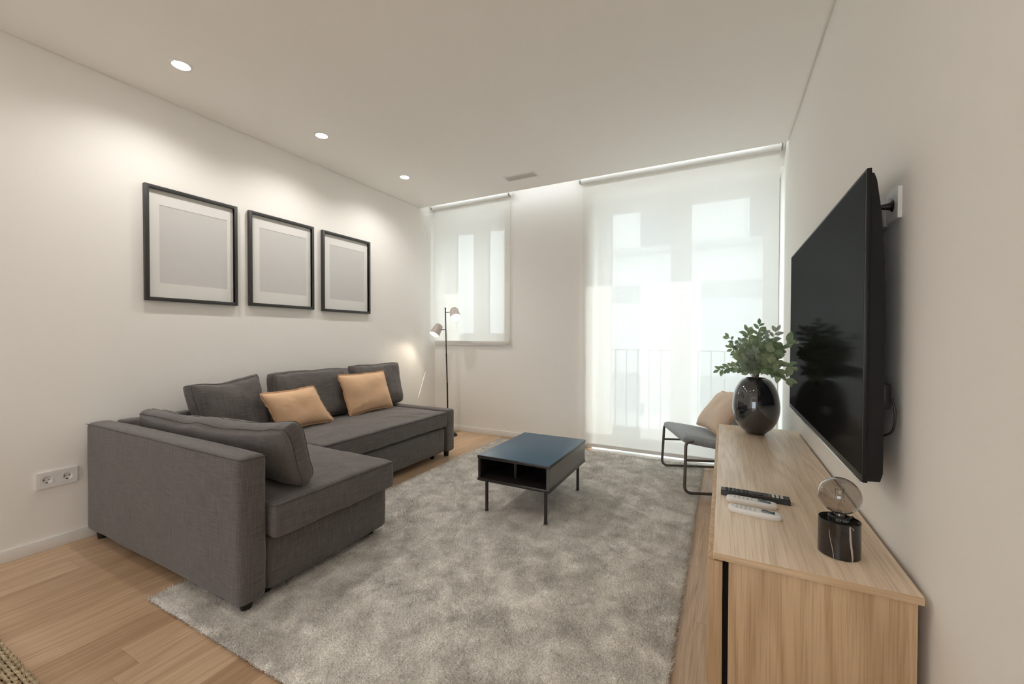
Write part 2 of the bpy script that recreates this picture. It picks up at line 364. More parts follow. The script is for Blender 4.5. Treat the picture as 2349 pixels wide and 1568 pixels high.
struct(m, 'rear_fill_window', M_frame_w)  # frame of the added fill window
# far wall with the two openings (0.275 m deep reveals, facade thickness .34)

W1 = (XL+.026, -2.226, 1.035, 2.575); D1 = (-1.194, XR+.001, 0.0, 2.575)
fw = MB()
fw.box(XL-.16, W1[0], YF, YW, -.1, ZT); fw.box(W1[1], D1[0], YF, YW, -.1, ZT)
fw.box(W1[0], W1[1], YF, YW, -.1, W1[2]); fw.box(W1[0], W1[1], YF, YW, W1[3], ZT); fw.box(D1[0], D1[1], YF, YW, D1[3], ZT)
fw.box(D1[0], D1[1], YF, YW, -.14, -.001)
struct(fw, 'wall_far', M_wall)
struct(MB().box(D1[0]+.01, D1[1]-.012, 3.976, YW+.12, .0003, .008, .002), 'trim_4', M_white)
# dropped ceiling with a shadow gap along both walls and a blind pocket in front of the far wall
cl = MB().box(XL+.005, XR-.014, YB, YC, H, H+.0345)
struct(cl, 'ceiling', M_ceil, origin=(0, 0, H))
struct(MB().box(XL-.1, XR+.1, YB, YF+.05, ZT, ZT+.1), 'trim_1', M_ceil)
struct(MB().box(XR-.02, XR, YB, YC-.001, H+.012, H+.030), 'trim_2', M_ceil)
struct(MB().box(XL, XL+.012, YB, YC-.001, H+.010, H+.030), 'trim_3', M_ceil)
# baseboards
bb = .064
struct(MB().box(XL, XL+.012, YB, YF, 0, bb, .002), 'baseboard_left', M_white)
struct(MB().box(XL, D1[0], YF-.012, YF, 0, bb, .002), 'baseboard_far', M_white)
struct(MB().box(XR-.012, XR, YB, YF, 0, bb, .002), 'baseboard_right', M_white)
# ------ windows
def leafset(nm, x0, x1, z0, z1, panes, yf, kind_label, door=False):
    t = root(nm, kind_label, 'door' if door else 'window', ((x0+x1)/2, yf+.03, z0)); t['kind'] = 'structure'
    # outer frame
    fr = .045
    m = MB(); m.box(x0, x0+fr, yf, yf+.07, z0, z1, .003); m.box(x1-fr, x1, yf, yf+.07, z0, z1, .003)
    m.box(x0+fr, x1-fr, yf, yf+.07, z1-fr, z1, .003); m.box(x0+fr, x1-fr, yf, yf+.07, z0, z0+.035, .003)
    part(m, 'window_frame', M_frame_w, t)
    mid = (panes[0][1]+panes[1][0])/2
    for i, (a, b_, za, zb) in enumerate(panes):
        lx0 = x0+fr-.012 if i == 0 else mid+.002; lx1 = mid-.002 if i == 0 else x1-fr+.012
        lz0 = z0+.03; lz1 = z1-fr+.012; ys = yf-.018; ye = yf+.045
        m = MB(); m.box(lx0, a, ys, ye, lz0, lz1, .004); m.box(b_, lx1, ys, ye, lz0, lz1, .004); m.box(a, b_, ys, ye, zb, lz1, .004); m.box(a, b_, ys, ye, lz0, za, .004)
        s_ = part(m, 'sash', M_frame_w, t)
        g = MB(); g.box(a-.005, b_+.005, yf+.012, yf+.016, za-.005, zb+.005); part(g, 'glass_pane', M_glass, s_)
        if i == 1:
            hx = (lx0+a)/2-.02; hz = 1.02 if door else (z0+z1)/2-.1
            hm = MB(); hm.box(hx-.014, hx+.014, ys-.010, ys, hz-.035, hz+.035, .004); hm.tube([(hx, ys-.008, hz+.012), (hx, ys-.055, hz+.012), (hx-.0, ys-.058, hz-.11)], .0095, fillet=.012)
            part(hm, 'handle', M_steel, s_)
    return t
YG = 4.38
leafset('window_1', W1[0], W1[1], 1.075, 2.575, [(-3.075, -2.805, 1.185, 2.445), (-2.595, -2.325, 1.185, 2.445)], YG, 'white double casement window behind the narrow sheer blind')
leafset('door_1', D1[0], XR-.003, .012, 2.575, [(-1.07, -.476, .205, 2.445), (-.289, .317, .205, 2.445)], YG, 'white double balcony door behind the wide sheer blind', door=True)
stag(bpy.data.objects['window_1'], 'white double casement window behind the narrow sheer blind', 'window')
stag(bpy.data.objects['door_1'], 'white double balcony door behind the wide sheer blind', 'door')
# sill
sm = MB().box(W1[0]-.008, W1[1]+.002, YF-.022, YG, 1.037, 1.062, .003)
o = sm.build('window_sill', M_white); tagset(o, 'white window sill ledge under the narrow window', 'window sill', kind='structure')
# ------ outdoors: balcony rail, street facade
rl = root('balcony_railing', 'grey metal balcony railing outside the glass doors', 'railing', (-.4, YW+.1, 0))
M_rail = pbr('painted_rail', (.30, .30, .30), .5)
yr = YW+.045
part(MB().box(D1[0]-.25, XR+.45, yr-.025, yr+.025, 1.0, 1.012, .002), 'handrail', M_rail, rl)
part(MB().box(D1[0]-.25, XR+.45, yr-.02, yr+.02, .05, .06, .002), 'bottom_rail', M_rail, rl)
x = D1[0]-.2
while x < XR+.45:
    part(MB().box(x-.006, x+.006, yr-.006, yr+.006, .06, 1.0), 'baluster', M_rail, rl); x += .117
bs = MB().box(-1.6, XR+.6, YW+.0005, YW+.14, -.25, -.022); struct(bs, 'balcony_slab', M_threshold)
struct(MB().box(-30, 30, YW+.3, 40, -6.2, -6), 'ground', pbr('street_stone', (.5, .48, .45), .9))
M_fac = pbr('cream_render', (.78, .77, .74), .9, noise_amt=.03)
M_fac2 = pbr('grey_render', (.42, .42, .42), .9); M_win = pbr('dark_window', (.10, .11, .12), .3); M_shut = pbr('pale_shutter', (.66, .67, .68), .7)
fa = root('apartment_facade', 'pale apartment building across the street seen through the blinds', 'building', (-2, 12, -6))
part(MB().box(-16, 8, 12, 13, -6, 7.6), 'building_wall', M_fac, fa)
def facwin(x0, x1, z0, z1, shut=False, par=None):
    m = MB(); m.box(x0-.06, x1+.06, 11.95, 12.02, z0-.06, z0); m.box(x0-.06, x1+.06, 11.95, 12.02, z1, z1+.06); m.box(x0-.06, x0, 11.95, 12.02, z0, z1); m.box(x1, x1+.06, 11.95, 12.02, z0, z1)
    w = part(m, 'window_frame', M_shut, fa)
    part(MB().box(x0, x1, 11.97, 12.01, z0, z1), 'shutter' if shut else 'pane', M_shut if shut else M_win, w)
facwin(-2.11, -1.15, 3.65, 4.75); facwin(.56, 1.5, 3.65, 4.75); facwin(-.40, .57, 1.05, 2.08, True)
facwin(-4.6, -3.7, 3.3, 4.7); facwin(-4.6, -3.7, .2, 2.0, True)
part(MB().box(-3.2, 1.6, 11.6, 12, 3.45, 3.6), 'balcony_ledge', M_fac2, fa)
part(MB().box(-3.2, 1.6, 11.96, 12, 2.12, 2.6), 'string_course', M_fac2, fa)
part(MB().box(-3.2, 1.6, 11.94, 12, -1.0, .1), 'base_band', M_fac2, fa)
facwin(-8.6, -8.1, 3.9, 5.0, True); facwin(-8.6, -8.1, 2.2, 3.4, True); facwin(-6.4, -5.9, 2.2, 4.4)
# ---------------------------------------------------------------- roller blinds
def blind(x0, x1, zb, side, label):
    t = root('roller_blind', label, 'roller blind', ((x0+x1)/2, 4.03, 2.72), 'sheer white roller blinds')
    yc, zc, r = 4.033, 2.726, .035
    part(MB().lathe([(0, 0), (r, 0), (r, x1-x0), (0, x1-x0)], (x0, yc, zc), 32, M=Matrix.Rotation(PI/2, 3, 'Y')), 'roller', M_roll, t)
    m = MB(); nx = 8; nz = 24; vs = []; fs = []
    for j in range(nz+1):
        for i in range(nx+1):
            X = x0+.004+(x1-x0-.008)*i/nx; Z = zb+.03+(zc-zb-.03)*j/nz
            vs.append((X, yc+r-.001-.004*math.sin(j/nz*PI), Z))
    for j in range(nz):
        for i in range(nx): a = j*(nx+1)+i; fs.append((a, a+1, a+nx+2, a+nx+1))
    m.add(vs, fs, True); part(m, 'cloth', M_blind, t)
    part(MB().box(x0+.002, x1-.002, yc+r-.012, yc+r+.008, zb, zb+.034, .004), 'bottom_bar', M_bar, t)
    for X in (x0-.010, x1+.004):
        m = MB(); m.box(X, X+.006, yc-.03, yc+.03, zc-.03, zc+.065, .001); m.box(X-.004, X+.014, yc-.012, yc+.012, zc-.012, zc+.012, .002)
        part(m, 'bracket', M_steel, t)
        cxx = X-.010 if X < x0 else X+.008
        part(MB().lathe([(0, 0), (.030, 0), (.031, .003), (.031, .012), (.028, .015), (0, .015)], (cxx, yc, zc+.004), 28, M=Matrix.Rotation(PI/2, 3, 'Y')), 'end_cap', M_plastic, t)
    # support rods into the slab above
    for X in (x0-.007, x1+.007): part(MB().box(X-.006, X+.006, yc-.01, yc+.01, zc+.06, ZT), 'hanger', M_steel, t)
    return t
blind(-3.186, -2.130, 1.058, 0, 'narrow sheer roller blind over the small window in the left corner')
blind(-1.298, .408, .026, 1, 'wide floor-length sheer roller blind over the balcony door')
# LED cove strip inside the blind pocket
M_cove = emis('led_strip_glow', (.86, .94, 1.0), 70*COVE)
struct(MB().box(XL, XR, YC-.03, YC-.001, H+.035, ZT), 'trim_5', M_ceil)
cv = root('cove_light', 'slim led strip hidden in the blind pocket above the ceiling edge', 'cove light', (-1.4, YC, H+.08))
part(MB().box(XL+.03, XR-.03, YC+.0005, YC+.012, 2.775, 2.797, .001), 'profile', M_white, cv)
part(MB().box(XL+.04, XR-.04, YC+.0122, YC+.0130, 2.780, 2.792), 'diffuser', M_cove, cv)
# ---------------------------------------------------------------- ceiling: downlights and vent
M_led = emis('downlight_lens', (1, .97, .93), 26)
def downlight(x, y, label, power, size=2.6):
    t = root('recessed_downlight', label, 'ceiling light', (x, y, H), 'recessed ceiling downlights')
    part(MB().lathe([(.040, -.0005), (.043, -.004), (.052, -.003), (.053, 0), (.040, 0)], (x, y, H), 40), 'trim_ring', M_white, t)
    part(MB().lathe([(0, -.0022), (.038, -.0022), (.039, 0), (0, 0)], (x, y, H), 40), 'lens', M_led, t)
    l = bpy.data.lights.new('downlight_beam', 'SPOT'); l.energy = power*SPOT; l.spot_size = size; l.spot_blend = .75; l.shadow_soft_size = .035; l.color = (1, .965, .92)
    lo = bpy.data.objects.new('downlight_beam', l); COL.objects.link(lo); lo.location = (0, 0, -.012); lo.parent = t
for i, (y, lab) in enumerate(((1.203, 'round recessed ceiling downlight nearest the camera, left side'), (2.107, 'middle recessed ceiling downlight of the row along the left wall'), (3.015, 'farthest small recessed downlight, nearest the narrow window'))):
    downlight(-2.718, y, lab, 42)
for (x, y, lab) in ((-2.718, .3, 'added fill downlight left of the camera beside the left wall'), (-2.718, -.9, 'added fill downlight behind the camera in the left corner'), (-.9, -.9, 'added fill downlight straight behind the camera'), (-.1, -.9, 'added fill downlight behind the camera near the right wall'), (-1.8, -.9, 'added fill downlight behind the camera between its two neighbours'), (-.55, .55, 'added fill downlight right above the camera'), (-1.65, .55, 'added fill downlight above and left of the camera')):  # unseen fittings added outside the view as fill light
    downlight(x, y, lab, 13 if y > .5 else (3 if y > 0 else 10))
# vent
vt = root('air_vent', 'white rectangular slatted ceiling vent near the window wall', 'air vent', (-1.72, 3.505, H))
m = MB(); a0, a1, b0, b1 = -1.885, -1.557, 3.447, 3.560
m.box(a0, a1, b0, b0+.016, H-.005, H+.0, .001); m.box(a0, a1, b1-.012, b1, H-.005, H, .001); m.box(a0, a0+.016, b0+.016, b1-.012, H-.005, H, .001); m.box(a1-.016, a1, b0+.016, b1-.012, H-.005, H, .001)
part(m, 'vent_frame', M_white, vt)
m = MB()
for k in range(7):
    yy = b0+.022+k*.0115; m.box(a0+.016, a1-.016, yy, yy+.006, H-.004, H-.0005)
part(m, 'louvre_slats', M_vent, vt)
part(MB().box(a0+.014, a1-.014, b0+.014, b1-.010, H-.0006, H-.0001), 'backing', pbr('vent_back', (.42, .40, .37), .9), vt)

# ---------------------------------------------------------------- soft shapes
def fbm(p, s, o=3):
    v = 0; a = 1
    for i in range(o): v += a*noise.noise(p*s); s *= 2.1; a *= .5
    return v
def cushion(corners, th, nu=28, nv=22, nw=6, edge=.55, puff=.5, pinch=.0, rnd=.28, wr=.006, seed=0, sag=0, flat=None, creases=None):
    """corners BL,BR,TR,TL of the mid plane; th thickness; rounded box grid with crowned faces"""
    BL, BR, TR, TL = [Vector(c) for c in corners]
    Nn = ((BR-BL).cross(TL-BL)).normalized()
    wid = (BR-BL).length; hei = (TL-BL).length
    vid = {}; vs = []; fs = []; uvs = []
    def P(u, v, w):
        # round the outline in plan and in section
        au, av, aw = abs(u), abs(v), abs(w)
        uu, vv = u, v
        k = 1-pinch*(1-av**2)*au**3; uu = u*k
        k = 1-pinch*(1-au**2)*av**3; vv = v*k
        ru = rnd*th/wid*1.2; rv = rnd*th/hei*1.2
        sq = aw**3
        uu *= (1-ru*sq); vv *= (1-rv*sq)
        # soften plan corners
        c = (au*av)**6*.035; uu *= (1-c); vv *= (1-c)
        prof = ((1-au**3.5)*(1-av**3.5))
        T = edge+(1-edge)*max(prof, 0)**puff
        s, t = (uu+1)/2, (vv+1)/2
        p = BL*(1-s)*(1-t)+BR*s*(1-t)+TR*s*t+TL*(1-s)*t
        p = p+Nn*(w*T*th/2)
        if sag: p.z -= sag*(1-au**2)*(max(v, -.2)+.2)
        q = Vector((p.x*1.0+seed*3.1, p.y, p.z))
        p = p+Nn*(wr*fbm(q, 5.0, 3)*(1 if w > -.5 else .4))
        p.z += wr*.7*fbm(q+Vector((9, 2, 4)), 6.0, 2)
        if creases:
            for (cu, cv, dx, dy, amp, sc) in creases:
                du, dv = u-cu, v-cv; al = du*dx+dv*dy; ac = -du*dy+dv*dx
                p = p+Nn*(amp*math.exp(-(al/sc)**2)*math.exp(-(ac/.11)**2)*math.cos(ac*26)*(1 if w > 0 else .0))
        if flat is not None and p.z < flat: p.z = flat+(p.z-flat)*.08
        return p
    def vert(a, b_, c):
        key = (a, b_, c)
        if key not in vid:
            f = lambda i, n: math.sin((2*i/n-1)*PI/2*.9)/math.sin(PI/2*.9)
            vid[key] = len(vs); vs.append(P(f(a, nu), f(b_, nv), 2*c/nw-1))
        return vid[key]
    quads = []
    for i in range(nu):
        for j in range(nv):
            quads.append([(i, j, nw), (i+1, j, nw), (i+1, j+1, nw), (i, j+1, nw)]); quads.append([(i, j, 0), (i, j+1, 0), (i+1, j+1, 0), (i+1, j, 0)])
    for i in range(nu):
        for k in range(nw):
            quads.append([(i, 0, k), (i+1, 0, k), (i+1, 0, k+1), (i, 0, k+1)]); quads.append([(i, nv, k), (i, nv, k+1), (i+1, nv, k+1), (i+1, nv, k)])
    for j in range(nv):
        for k in range(nw):
            quads.append([(0, j, k), (0, j, k+1), (0, j+1, k+1), (0, j+1, k)]); quads.append([(nu, j, k), (nu, j+1, k), (nu, j+1, k+1), (nu, j, k+1)])
    luv = []
    for q in quads:
        fs.append([vert(*k) for k in q])
        ks = [set(z[i] for z in q) for i in range(3)]
        for (a, b_, c) in q:
            if len(ks[2]) == 1: luv.append((a/nu*wid, b_/nv*hei))
            elif len(ks[1]) == 1: luv.append((a/nu*wid, c/nw*th+2))
            else: luv.append((c/nw*th+3, b_/nv*hei))
    return vs, fs, luv, P
def soft(name, mat, parent, data, label=None, sub=1):
    vs, fs, luv, P = data
    w = Vector(parent['_w']) if parent is not None and '_w' in parent else sum(vs, Vector((0, 0, 0)))/len(vs)
    me = bpy.data.meshes.new(name); me.from_pydata([v-w for v in vs], [], fs)
    uv = me.uv_layers.new(name='UVMap'); uv.data.foreach_set('uv', np.array(luv, np.float32).ravel())
    me.polygons.foreach_set('use_smooth', [True]*len(me.polygons)); me.materials.append(mat)
    o = bpy.data.objects.new(name, me); COL.objects.link(o)
    if parent is not None: o.parent = parent
    else: o.location = w
    o['_w'] = list(w)
    md = o.modifiers.new('sub', 'SUBSURF'); md.levels = sub; md.render_levels = sub
    return o
def seamtube(P, w, r=.0013, n=26, ins=1.0):
    """piping ring around a cushion at section w"""
    pts = []
    for k in range(n): pts.append(P(-1+2*k/n, -1, w))
    for k in range(n): pts.append(P(1, -1+2*k/n, w))
    for k in range(n): pts.append(P(1-2*k/n, 1, w))
    for k in range(n+1): pts.append(P(-1, 1-2*k/n, w))
    m = MB(); m.tube(pts, r, 6, cap=False); return m
def softbox(x0, x1, y0, y1, z0, z1, r=.03, cell=.06, crown=.0, wr=.003, seed=0, waist=.0, cx=None, creases=None):
    """upholstered block: bevelled box, finely divided, slightly wrinkled; face names drive the crown on top"""
    nx = max(3, int((x1-x0)/cell)); ny = max(3, int((y1-y0)/cell)); nz = max(3, int((z1-z0)/.05))
    vid = {}; vs = []; fs = []; C = Vector(((x0+x1)/2, (y0+y1)/2, (z0+z1)/2)); D = Vector(((x1-x0)/2, (y1-y0)/2, (z1-z0)/2))
    luv = []
    def tt(i, n):  # denser near the edges
        t = 2*i/n-1; return math.copysign(1-(1-abs(t))**1.45, t)
    def vert(a, b_, c):
        k = (a, b_, c)
        if k in vid: return vid[k]
        p = Vector((tt(a, nx)*D.x, tt(b_, ny)*D.y, tt(c, nz)*D.z))
        q = Vector((max(-D.x+r, min(D.x-r, p.x)), max(-D.y+r, min(D.y-r, p.y)), max(-D.z+r, min(D.z-r, p.z))))
        d = p-q
        if d.length > 1e-9: p = q+d.normalized()*min(r, d.length if d.length < r else r)
        if c == nz and crown: p.z += crown*(1-(p.x/D.x)**4)*(1-(p.y/D.y)**4)
        w = C+p; s_ = Vector((w.x+seed*2.3, w.y, w.z))
        nrm = Vector((p.x/D.x, p.y/D.y, p.z/D.z)); nn = Vector((nrm.x if abs(nrm.x) > .9 else 0, nrm.y if abs(nrm.y) > .9 else 0, nrm.z if abs(nrm.z) > .9 else 0))
        w = w+nn*(wr*fbm(s_, 4.5, 3))
        if creases and c == nz:
            for (cx_, cy_, ang, amp, ln, wd) in creases:
                dx, dy = w.x-cx_, w.y-cy_; al = dx*math.cos(ang)+dy*math.sin(ang); ac = -dx*math.sin(ang)+dy*math.cos(ang)
                w.z += amp*math.exp(-(al/ln)**2)*math.exp(-(ac/wd)**2)
        vid[k] = len(vs); vs.append(w); return vid[k]
    def q4(ks, ax):
        fs.append([vert(*k) for k in ks])
        for k in ks:
            v = vs[vid[k]]; luv.append((v.y, v.z) if ax == 0 else ((v.x, v.z) if ax == 1 else (v.x, v.y)))
    for i in range(nx):
        for j in range(ny): q4([(i, j, nz), (i+1, j, nz), (i+1, j+1, nz), (i, j+1, nz)], 2); q4([(i, j, 0), (i, j+1, 0), (i+1, j+1, 0), (i+1, j, 0)], 2)
        for k in range(nz): q4([(i, 0, k), (i+1, 0, k), (i+1, 0, k+1), (i, 0, k+1)], 1); q4([(i, ny, k), (i, ny, k+1), (i+1, ny, k+1), (i+1, ny, k)], 1)
    for j in range(ny):
        for k in range(nz): q4([(0, j, k), (0, j, k+1), (0, j+1, k+1), (0, j+1, k)], 0); q4([(nx, j, k), (nx, j+1, k), (nx, j+1, k+1), (nx, j, k+1)], 0)
    return vs, fs, luv, None
# ---------------------------------------------------------------- sofa
sf = root('corner_sofa', 'dark grey fabric corner sofa with chaise along the left wall', 'sofa', (-2.6, 2.1, 0))
SXB = XL+.022
arm = soft('armrest', M_sofa, sf, softbox(SXB, -1.70, .935, 1.052, .05, .66, .022, wr=.0035, crown=.006, seed=1), sub=1); arm['label'] = 'tall near armrest panel'
zt = .660
m = MB()
m.tube([(SXB+.01, .9375, zt-.010), (-2.5, .9365, zt-.008), (-1.715, .937, zt-.010), (-1.704, .945, zt-.012), (-1.701, 1.045, zt-.014)],   .0015, 6, fillet=.008)
part(m, 'piping', M_seam, arm)
soft('chaise_base', M_sofa, sf, softbox(SXB, -1.725, 1.060, 1.762, .05, .285, .014, wr=.002, seed=2))
ch = soft('chaise_cushion', M_sofa, sf, softbox(SXB, -1.665, 1.058, 1.768, .288, .440, .026, cell=.022, crown=.014, wr=.006, seed=3, creases=[(-1.93, 1.36, 2.5, .009, .13, .020), (-1.88, 1.42, 2.45, -.008, .13, .018), (-1.80, 1.30, 2.3, .008, .12, .018), (-1.98, 1.30, 2.6, -.007, .12, .02), (-1.85, 1.55, 2.7, .005, .16, .02)]))
m = MB(); m.tube([(-1.70, 1.061, .426), (-1.6685, 1.07, .427), (-1.6665, 1.4, .430), (-1.6685, 1.75, .427), (-1.70, 1.7665, .426)],   .0015, 6, fillet=.01)
part(m, 'piping', M_seam, ch)
soft('backrest_frame', M_sofa, sf, softbox(SXB, -3.10, 1.06, 3.245, .06, .655, .02, wr=.003, seed=4))
st = soft('seat_cushion', M_sofa, sf, softbox(-3.095, -2.290, 1.775, 3.118, .300, .440, .022, cell=.022, crown=.012, wr=.006, seed=5, creases=[(-2.44, 2.75, .5, .009, .10, .016), (-2.42, 2.83, .55, -.008, .09, .015), (-2.44, 2.66, .5, -.008, .10, .016), (-2.43, 2.92, .5, .007, .09, .015), (-2.46, 2.45, .5, .006, .12, .02)]))
m = MB(); m.tube([(-2.2925, 1.78, .428), (-2.2915, 2.4, .429), (-2.2925, 3.11, .428)], .002, 6); part(m, 'piping', M_seam, st)
dr = soft('pull_out_drawer', M_sofa, sf, softbox(-3.05, -2.318, 1.775, 3.118, .058, .286, .010, wr=.0015, seed=6))
part(MB().box(-3.0, -2.36, 1.80, 3.10, .284, .302), 'gap_shade_fill', M_gapshade, dr)  # dark filler painting the shade between drawer and seat
part(MB().box(-2.335, -2.296, 1.90, 1.93, .284, .296, .003), 'pull_tab', M_sofa, dr)
soft('low_armrest', M_sofa, sf, softbox(SXB, -2.300, 3.130, 3.250, .05, .452, .018, wr=.002, seed=7))
def foot(x, y, z0=0.0, z1=.062, r0=.021, r1=.029):
    return MB().lathe([(0, z0), (r0, z0), (r0+.001, z0+.004), (r1, z1), (0, z1)], (x, y, 0), 24)
for (x, y, z) in ((-1.755, .99, .018), (-3.13, .985, 0), (-1.80, 1.70, .018), (-2.36, 3.19, 0), (-3.13, 3.19, 0), (-1.80, 1.10, .018)):
    part(foot(x, y, z), 'foot', M_blackwood, sf)
m = MB(); m.lathe([(0, -.010), (.019, -.010), (.019, .010), (0, .010)], (-2.40, 3.03, .020), 20, M=Matrix.Rotation(PI/2, 3, 'X')); m.box(-2.41, -2.39, 3.02, 3.04, .03, .062)
part(m, 'castor', M_blackwood, sf)
# loose back cushions
def backcushion(label, corners, th, seed, **k):
    c = sum((Vector(q) for q in corners), Vector((0, 0, 0)))/4
    t = root('back_cushion', label, 'cushion', (c.x, c.y, min(q[2] for q in corners)), 'loose grey back cushions on the sofa')
    d = cushion(corners, th, edge=.52, puff=.42, wr=.017, seed=seed, rnd=.22, **k)
    b = soft('cushion_body', M_sofa, t, d)
    part(seamtube(d[3], .80), 'piping', M_seam, t); part(seamtube(d[3], -.80), 'piping', M_seam, t)
    return t
backcushion('grey back cushion at the window end of the sofa', [(-2.985, 2.655, .462), (-2.985, 3.262, .462), (-3.055, 3.262, .872), (-3.055, 2.640, .880)], .165, 1, flat=.452, creases=[(.0, .55, .2, 1, .006, .5), (-.3, .8, .6, .8, .006, .4)])
backcushion('middle grey back cushion behind the left tan pillow', [(-2.985, 1.885, .462), (-2.985, 2.600, .462), (-3.055, 2.622, .862), (-3.055, 1.885, .868)], .175, 2, flat=.452, creases=[(-.8, .75, .4, .9, .008, .35), (.6, .85, .1, 1, .006, .4)])
backcushion('grey corner back cushion slumped beside the wall', [(-2.93, 1.395, .462), (-2.975, 1.850, .462), (-3.045, 1.79, .868), (-3.030, 1.335, .835)], .20, 3, flat=.452, sag=.018, creases=[(.75, .5, .5, .85, .010, .45), (.4, .75, .8, .6, .007, .4)])
backcushion('long grey cushion propped against the near armrest', [(-1.700, 1.262, .455), (-3.06, 1.262, .455), (-2.985, 1.115, .720), (-1.648, 1.135, .765)], .155, 4, flat=.449, sag=.018, creases=[(-.7, .5, .75, .6, .010, .35), (-.55, .2, .9, .3, .008, .4), (-.2, .7, .9, -.2, .006, .4)])
# throw pillows
def pillow(name, label, corners, th, seed, mat, edge_mat, group, fl=.013, **k):
    c = sum((Vector(q) for q in corners), Vector((0, 0, 0)))/4
    t = root(name, label, 'cushion', (c.x, c.y, min(q[2] for q in corners)), group)
    d = cushion(corners, th, nu=26, nv=20, nw=4, edge=.06, puff=.62, pinch=.07, rnd=0, wr=.012, seed=seed, **k)
    soft('pillow_body', mat, t, d)
    # flat frilled flange
    P = d[3]; ring = []; n = 34; cc = sum((P(a, b_, 0) for a in (-1, 1) for b_ in (-1, 1)), Vector((0, 0, 0)))/4
    for q in range(n): ring.append((P(-1+2*q/n, -1, 0)))
    for q in range(n): ring.append((P(1, -1+2*q/n, 0)))
    for q in range(n): ring.append((P(1-2*q/n, 1, 0)))
    for q in range(n): ring.append((P(-1, 1-2*q/n, 0)))
    vs = []; fs = []; nr = len(ring)
    for i, p in enumerate(ring):
        o_ = (p-cc).normalized(); tg = (ring[(i+1) % nr]-ring[i-1]).normalized(); nn = o_.cross(tg).normalized(); out = tg.cross(nn).normalized()
        if out.dot(o_) < 0: out = -out
        wv = .0035*math.sin(i*1.1+seed)+.002*math.sin(i*2.7)
        for (a, b_) in ((-.004, .0015), (fl*.5, .0012), (fl, .0008), (fl, -.0008), (fl*.5, -.0012), (-.004, -.0015)):
            vs.append(p+out*a+nn*(b_+wv*max(a, 0)/fl))
    for i in range(nr):
        j = (i+1) % nr
        for q in range(6): fs.append((i*6+q, i*6+(q+1) % 6, j*6+(q+1) % 6, j*6+q))
    m = MB(); m.add(vs, fs, True); part(m, 'flange', edge_mat, t)
    return t
pillow('throw_pillow', 'rectangular tan pillow leaning at the middle of the sofa, left one', [(-2.83, 1.83, .463), (-2.80, 2.275, .466), (-2.885, 2.145, .745), (-2.895, 1.735, .735)], .125, 1, M_tan, M_tan_edge, 'tan throw pillows on the sofa', flat=.449, creases=[(.5, .6, .7, .7, .006, .4), (-.5, .3, .8, .3, .004, .4)])
pillow('throw_pillow', 'rectangular tan pillow nearer the window end of the sofa', [(-2.85, 2.480, .462), (-2.865, 3.000, .468), (-2.93, 2.955, .810), (-2.92, 2.405, .808)], .13, 2, M_tan, M_tan_edge, 'tan throw pillows on the sofa', flat=.449, creases=[(-.3, .8, .2, 1, .005, .35), (.4, .8, .5, .8, .006, .35), (-.6, -.6, .9, .3, .006, .3)])

# ---------------------------------------------------------------- rug
RX0, RX1, RY0, RY1 = -2.205, -.150, .832, 3.965
def rugtone(nt):
    tc = N(nt, 'ShaderNodeTexCoord')
    n1 = N(nt, 'ShaderNodeTexNoise'); n1.inputs['Scale'].default_value = 7.5; n1.inputs['Detail'].default_value = 9; n1.inputs['Roughness'].default_value = .72; n1.inputs['Distortion'].default_value = .35; L(nt, tc.outputs['Object'], n1.inputs['Vector'])
    n2 = N(nt, 'ShaderNodeTexNoise'); n2.inputs['Scale'].default_value = 160; n2.inputs['Detail'].default_value = 3; L(nt, tc.outputs['Object'], n2.inputs['Vector'])
    r = ramp(nt, [(.35, (.54, .51, .47)), (.5, (.73, .70, .655)), (.65, (.96, .93, .88))]); L(nt, n1.outputs['Fac'], r.inputs[0])  # mottling paints the nap's sheen patches into the pile colour
    r2 = ramp(nt, [(.3, (.6, .6, .6)), (.7, (1.25, 1.25, 1.25))]); L(nt, n2.outputs['Fac'], r2.inputs[0])
    mx = N(nt, 'ShaderNodeMix', data_type='RGBA', blend_type='MULTIPLY'); mx.inputs['Factor'].default_value = 1; L(nt, r.outputs[0], mx.inputs['A']); L(nt, r2.outputs[0], mx.inputs['B'])
    return mx.outputs['Result']
M_pile, nt, b = newmat('shaggy_grey_pile'); L(nt, rugtone(nt), b.inputs['Base Color']); b.inputs['Roughness'].default_value = .75; b.inputs['Specular IOR Level'].default_value = .25; b.inputs['Sheen Weight'].default_value = .3
M_rugbase = pbr('rug_backing', (.22, .17, .13), .95, noise_amt=.2, nscale=60)
rg = root('shag_rug', 'large grey shaggy rug under the coffee table', 'rug', ((RX0+RX1)/2, (RY0+RY1)/2, 0))
part(MB().box(RX0+.006, RX1-.006, RY0+.006, RY1-.006, .0005, .008, .002), 'backing', M_rugbase, rg)
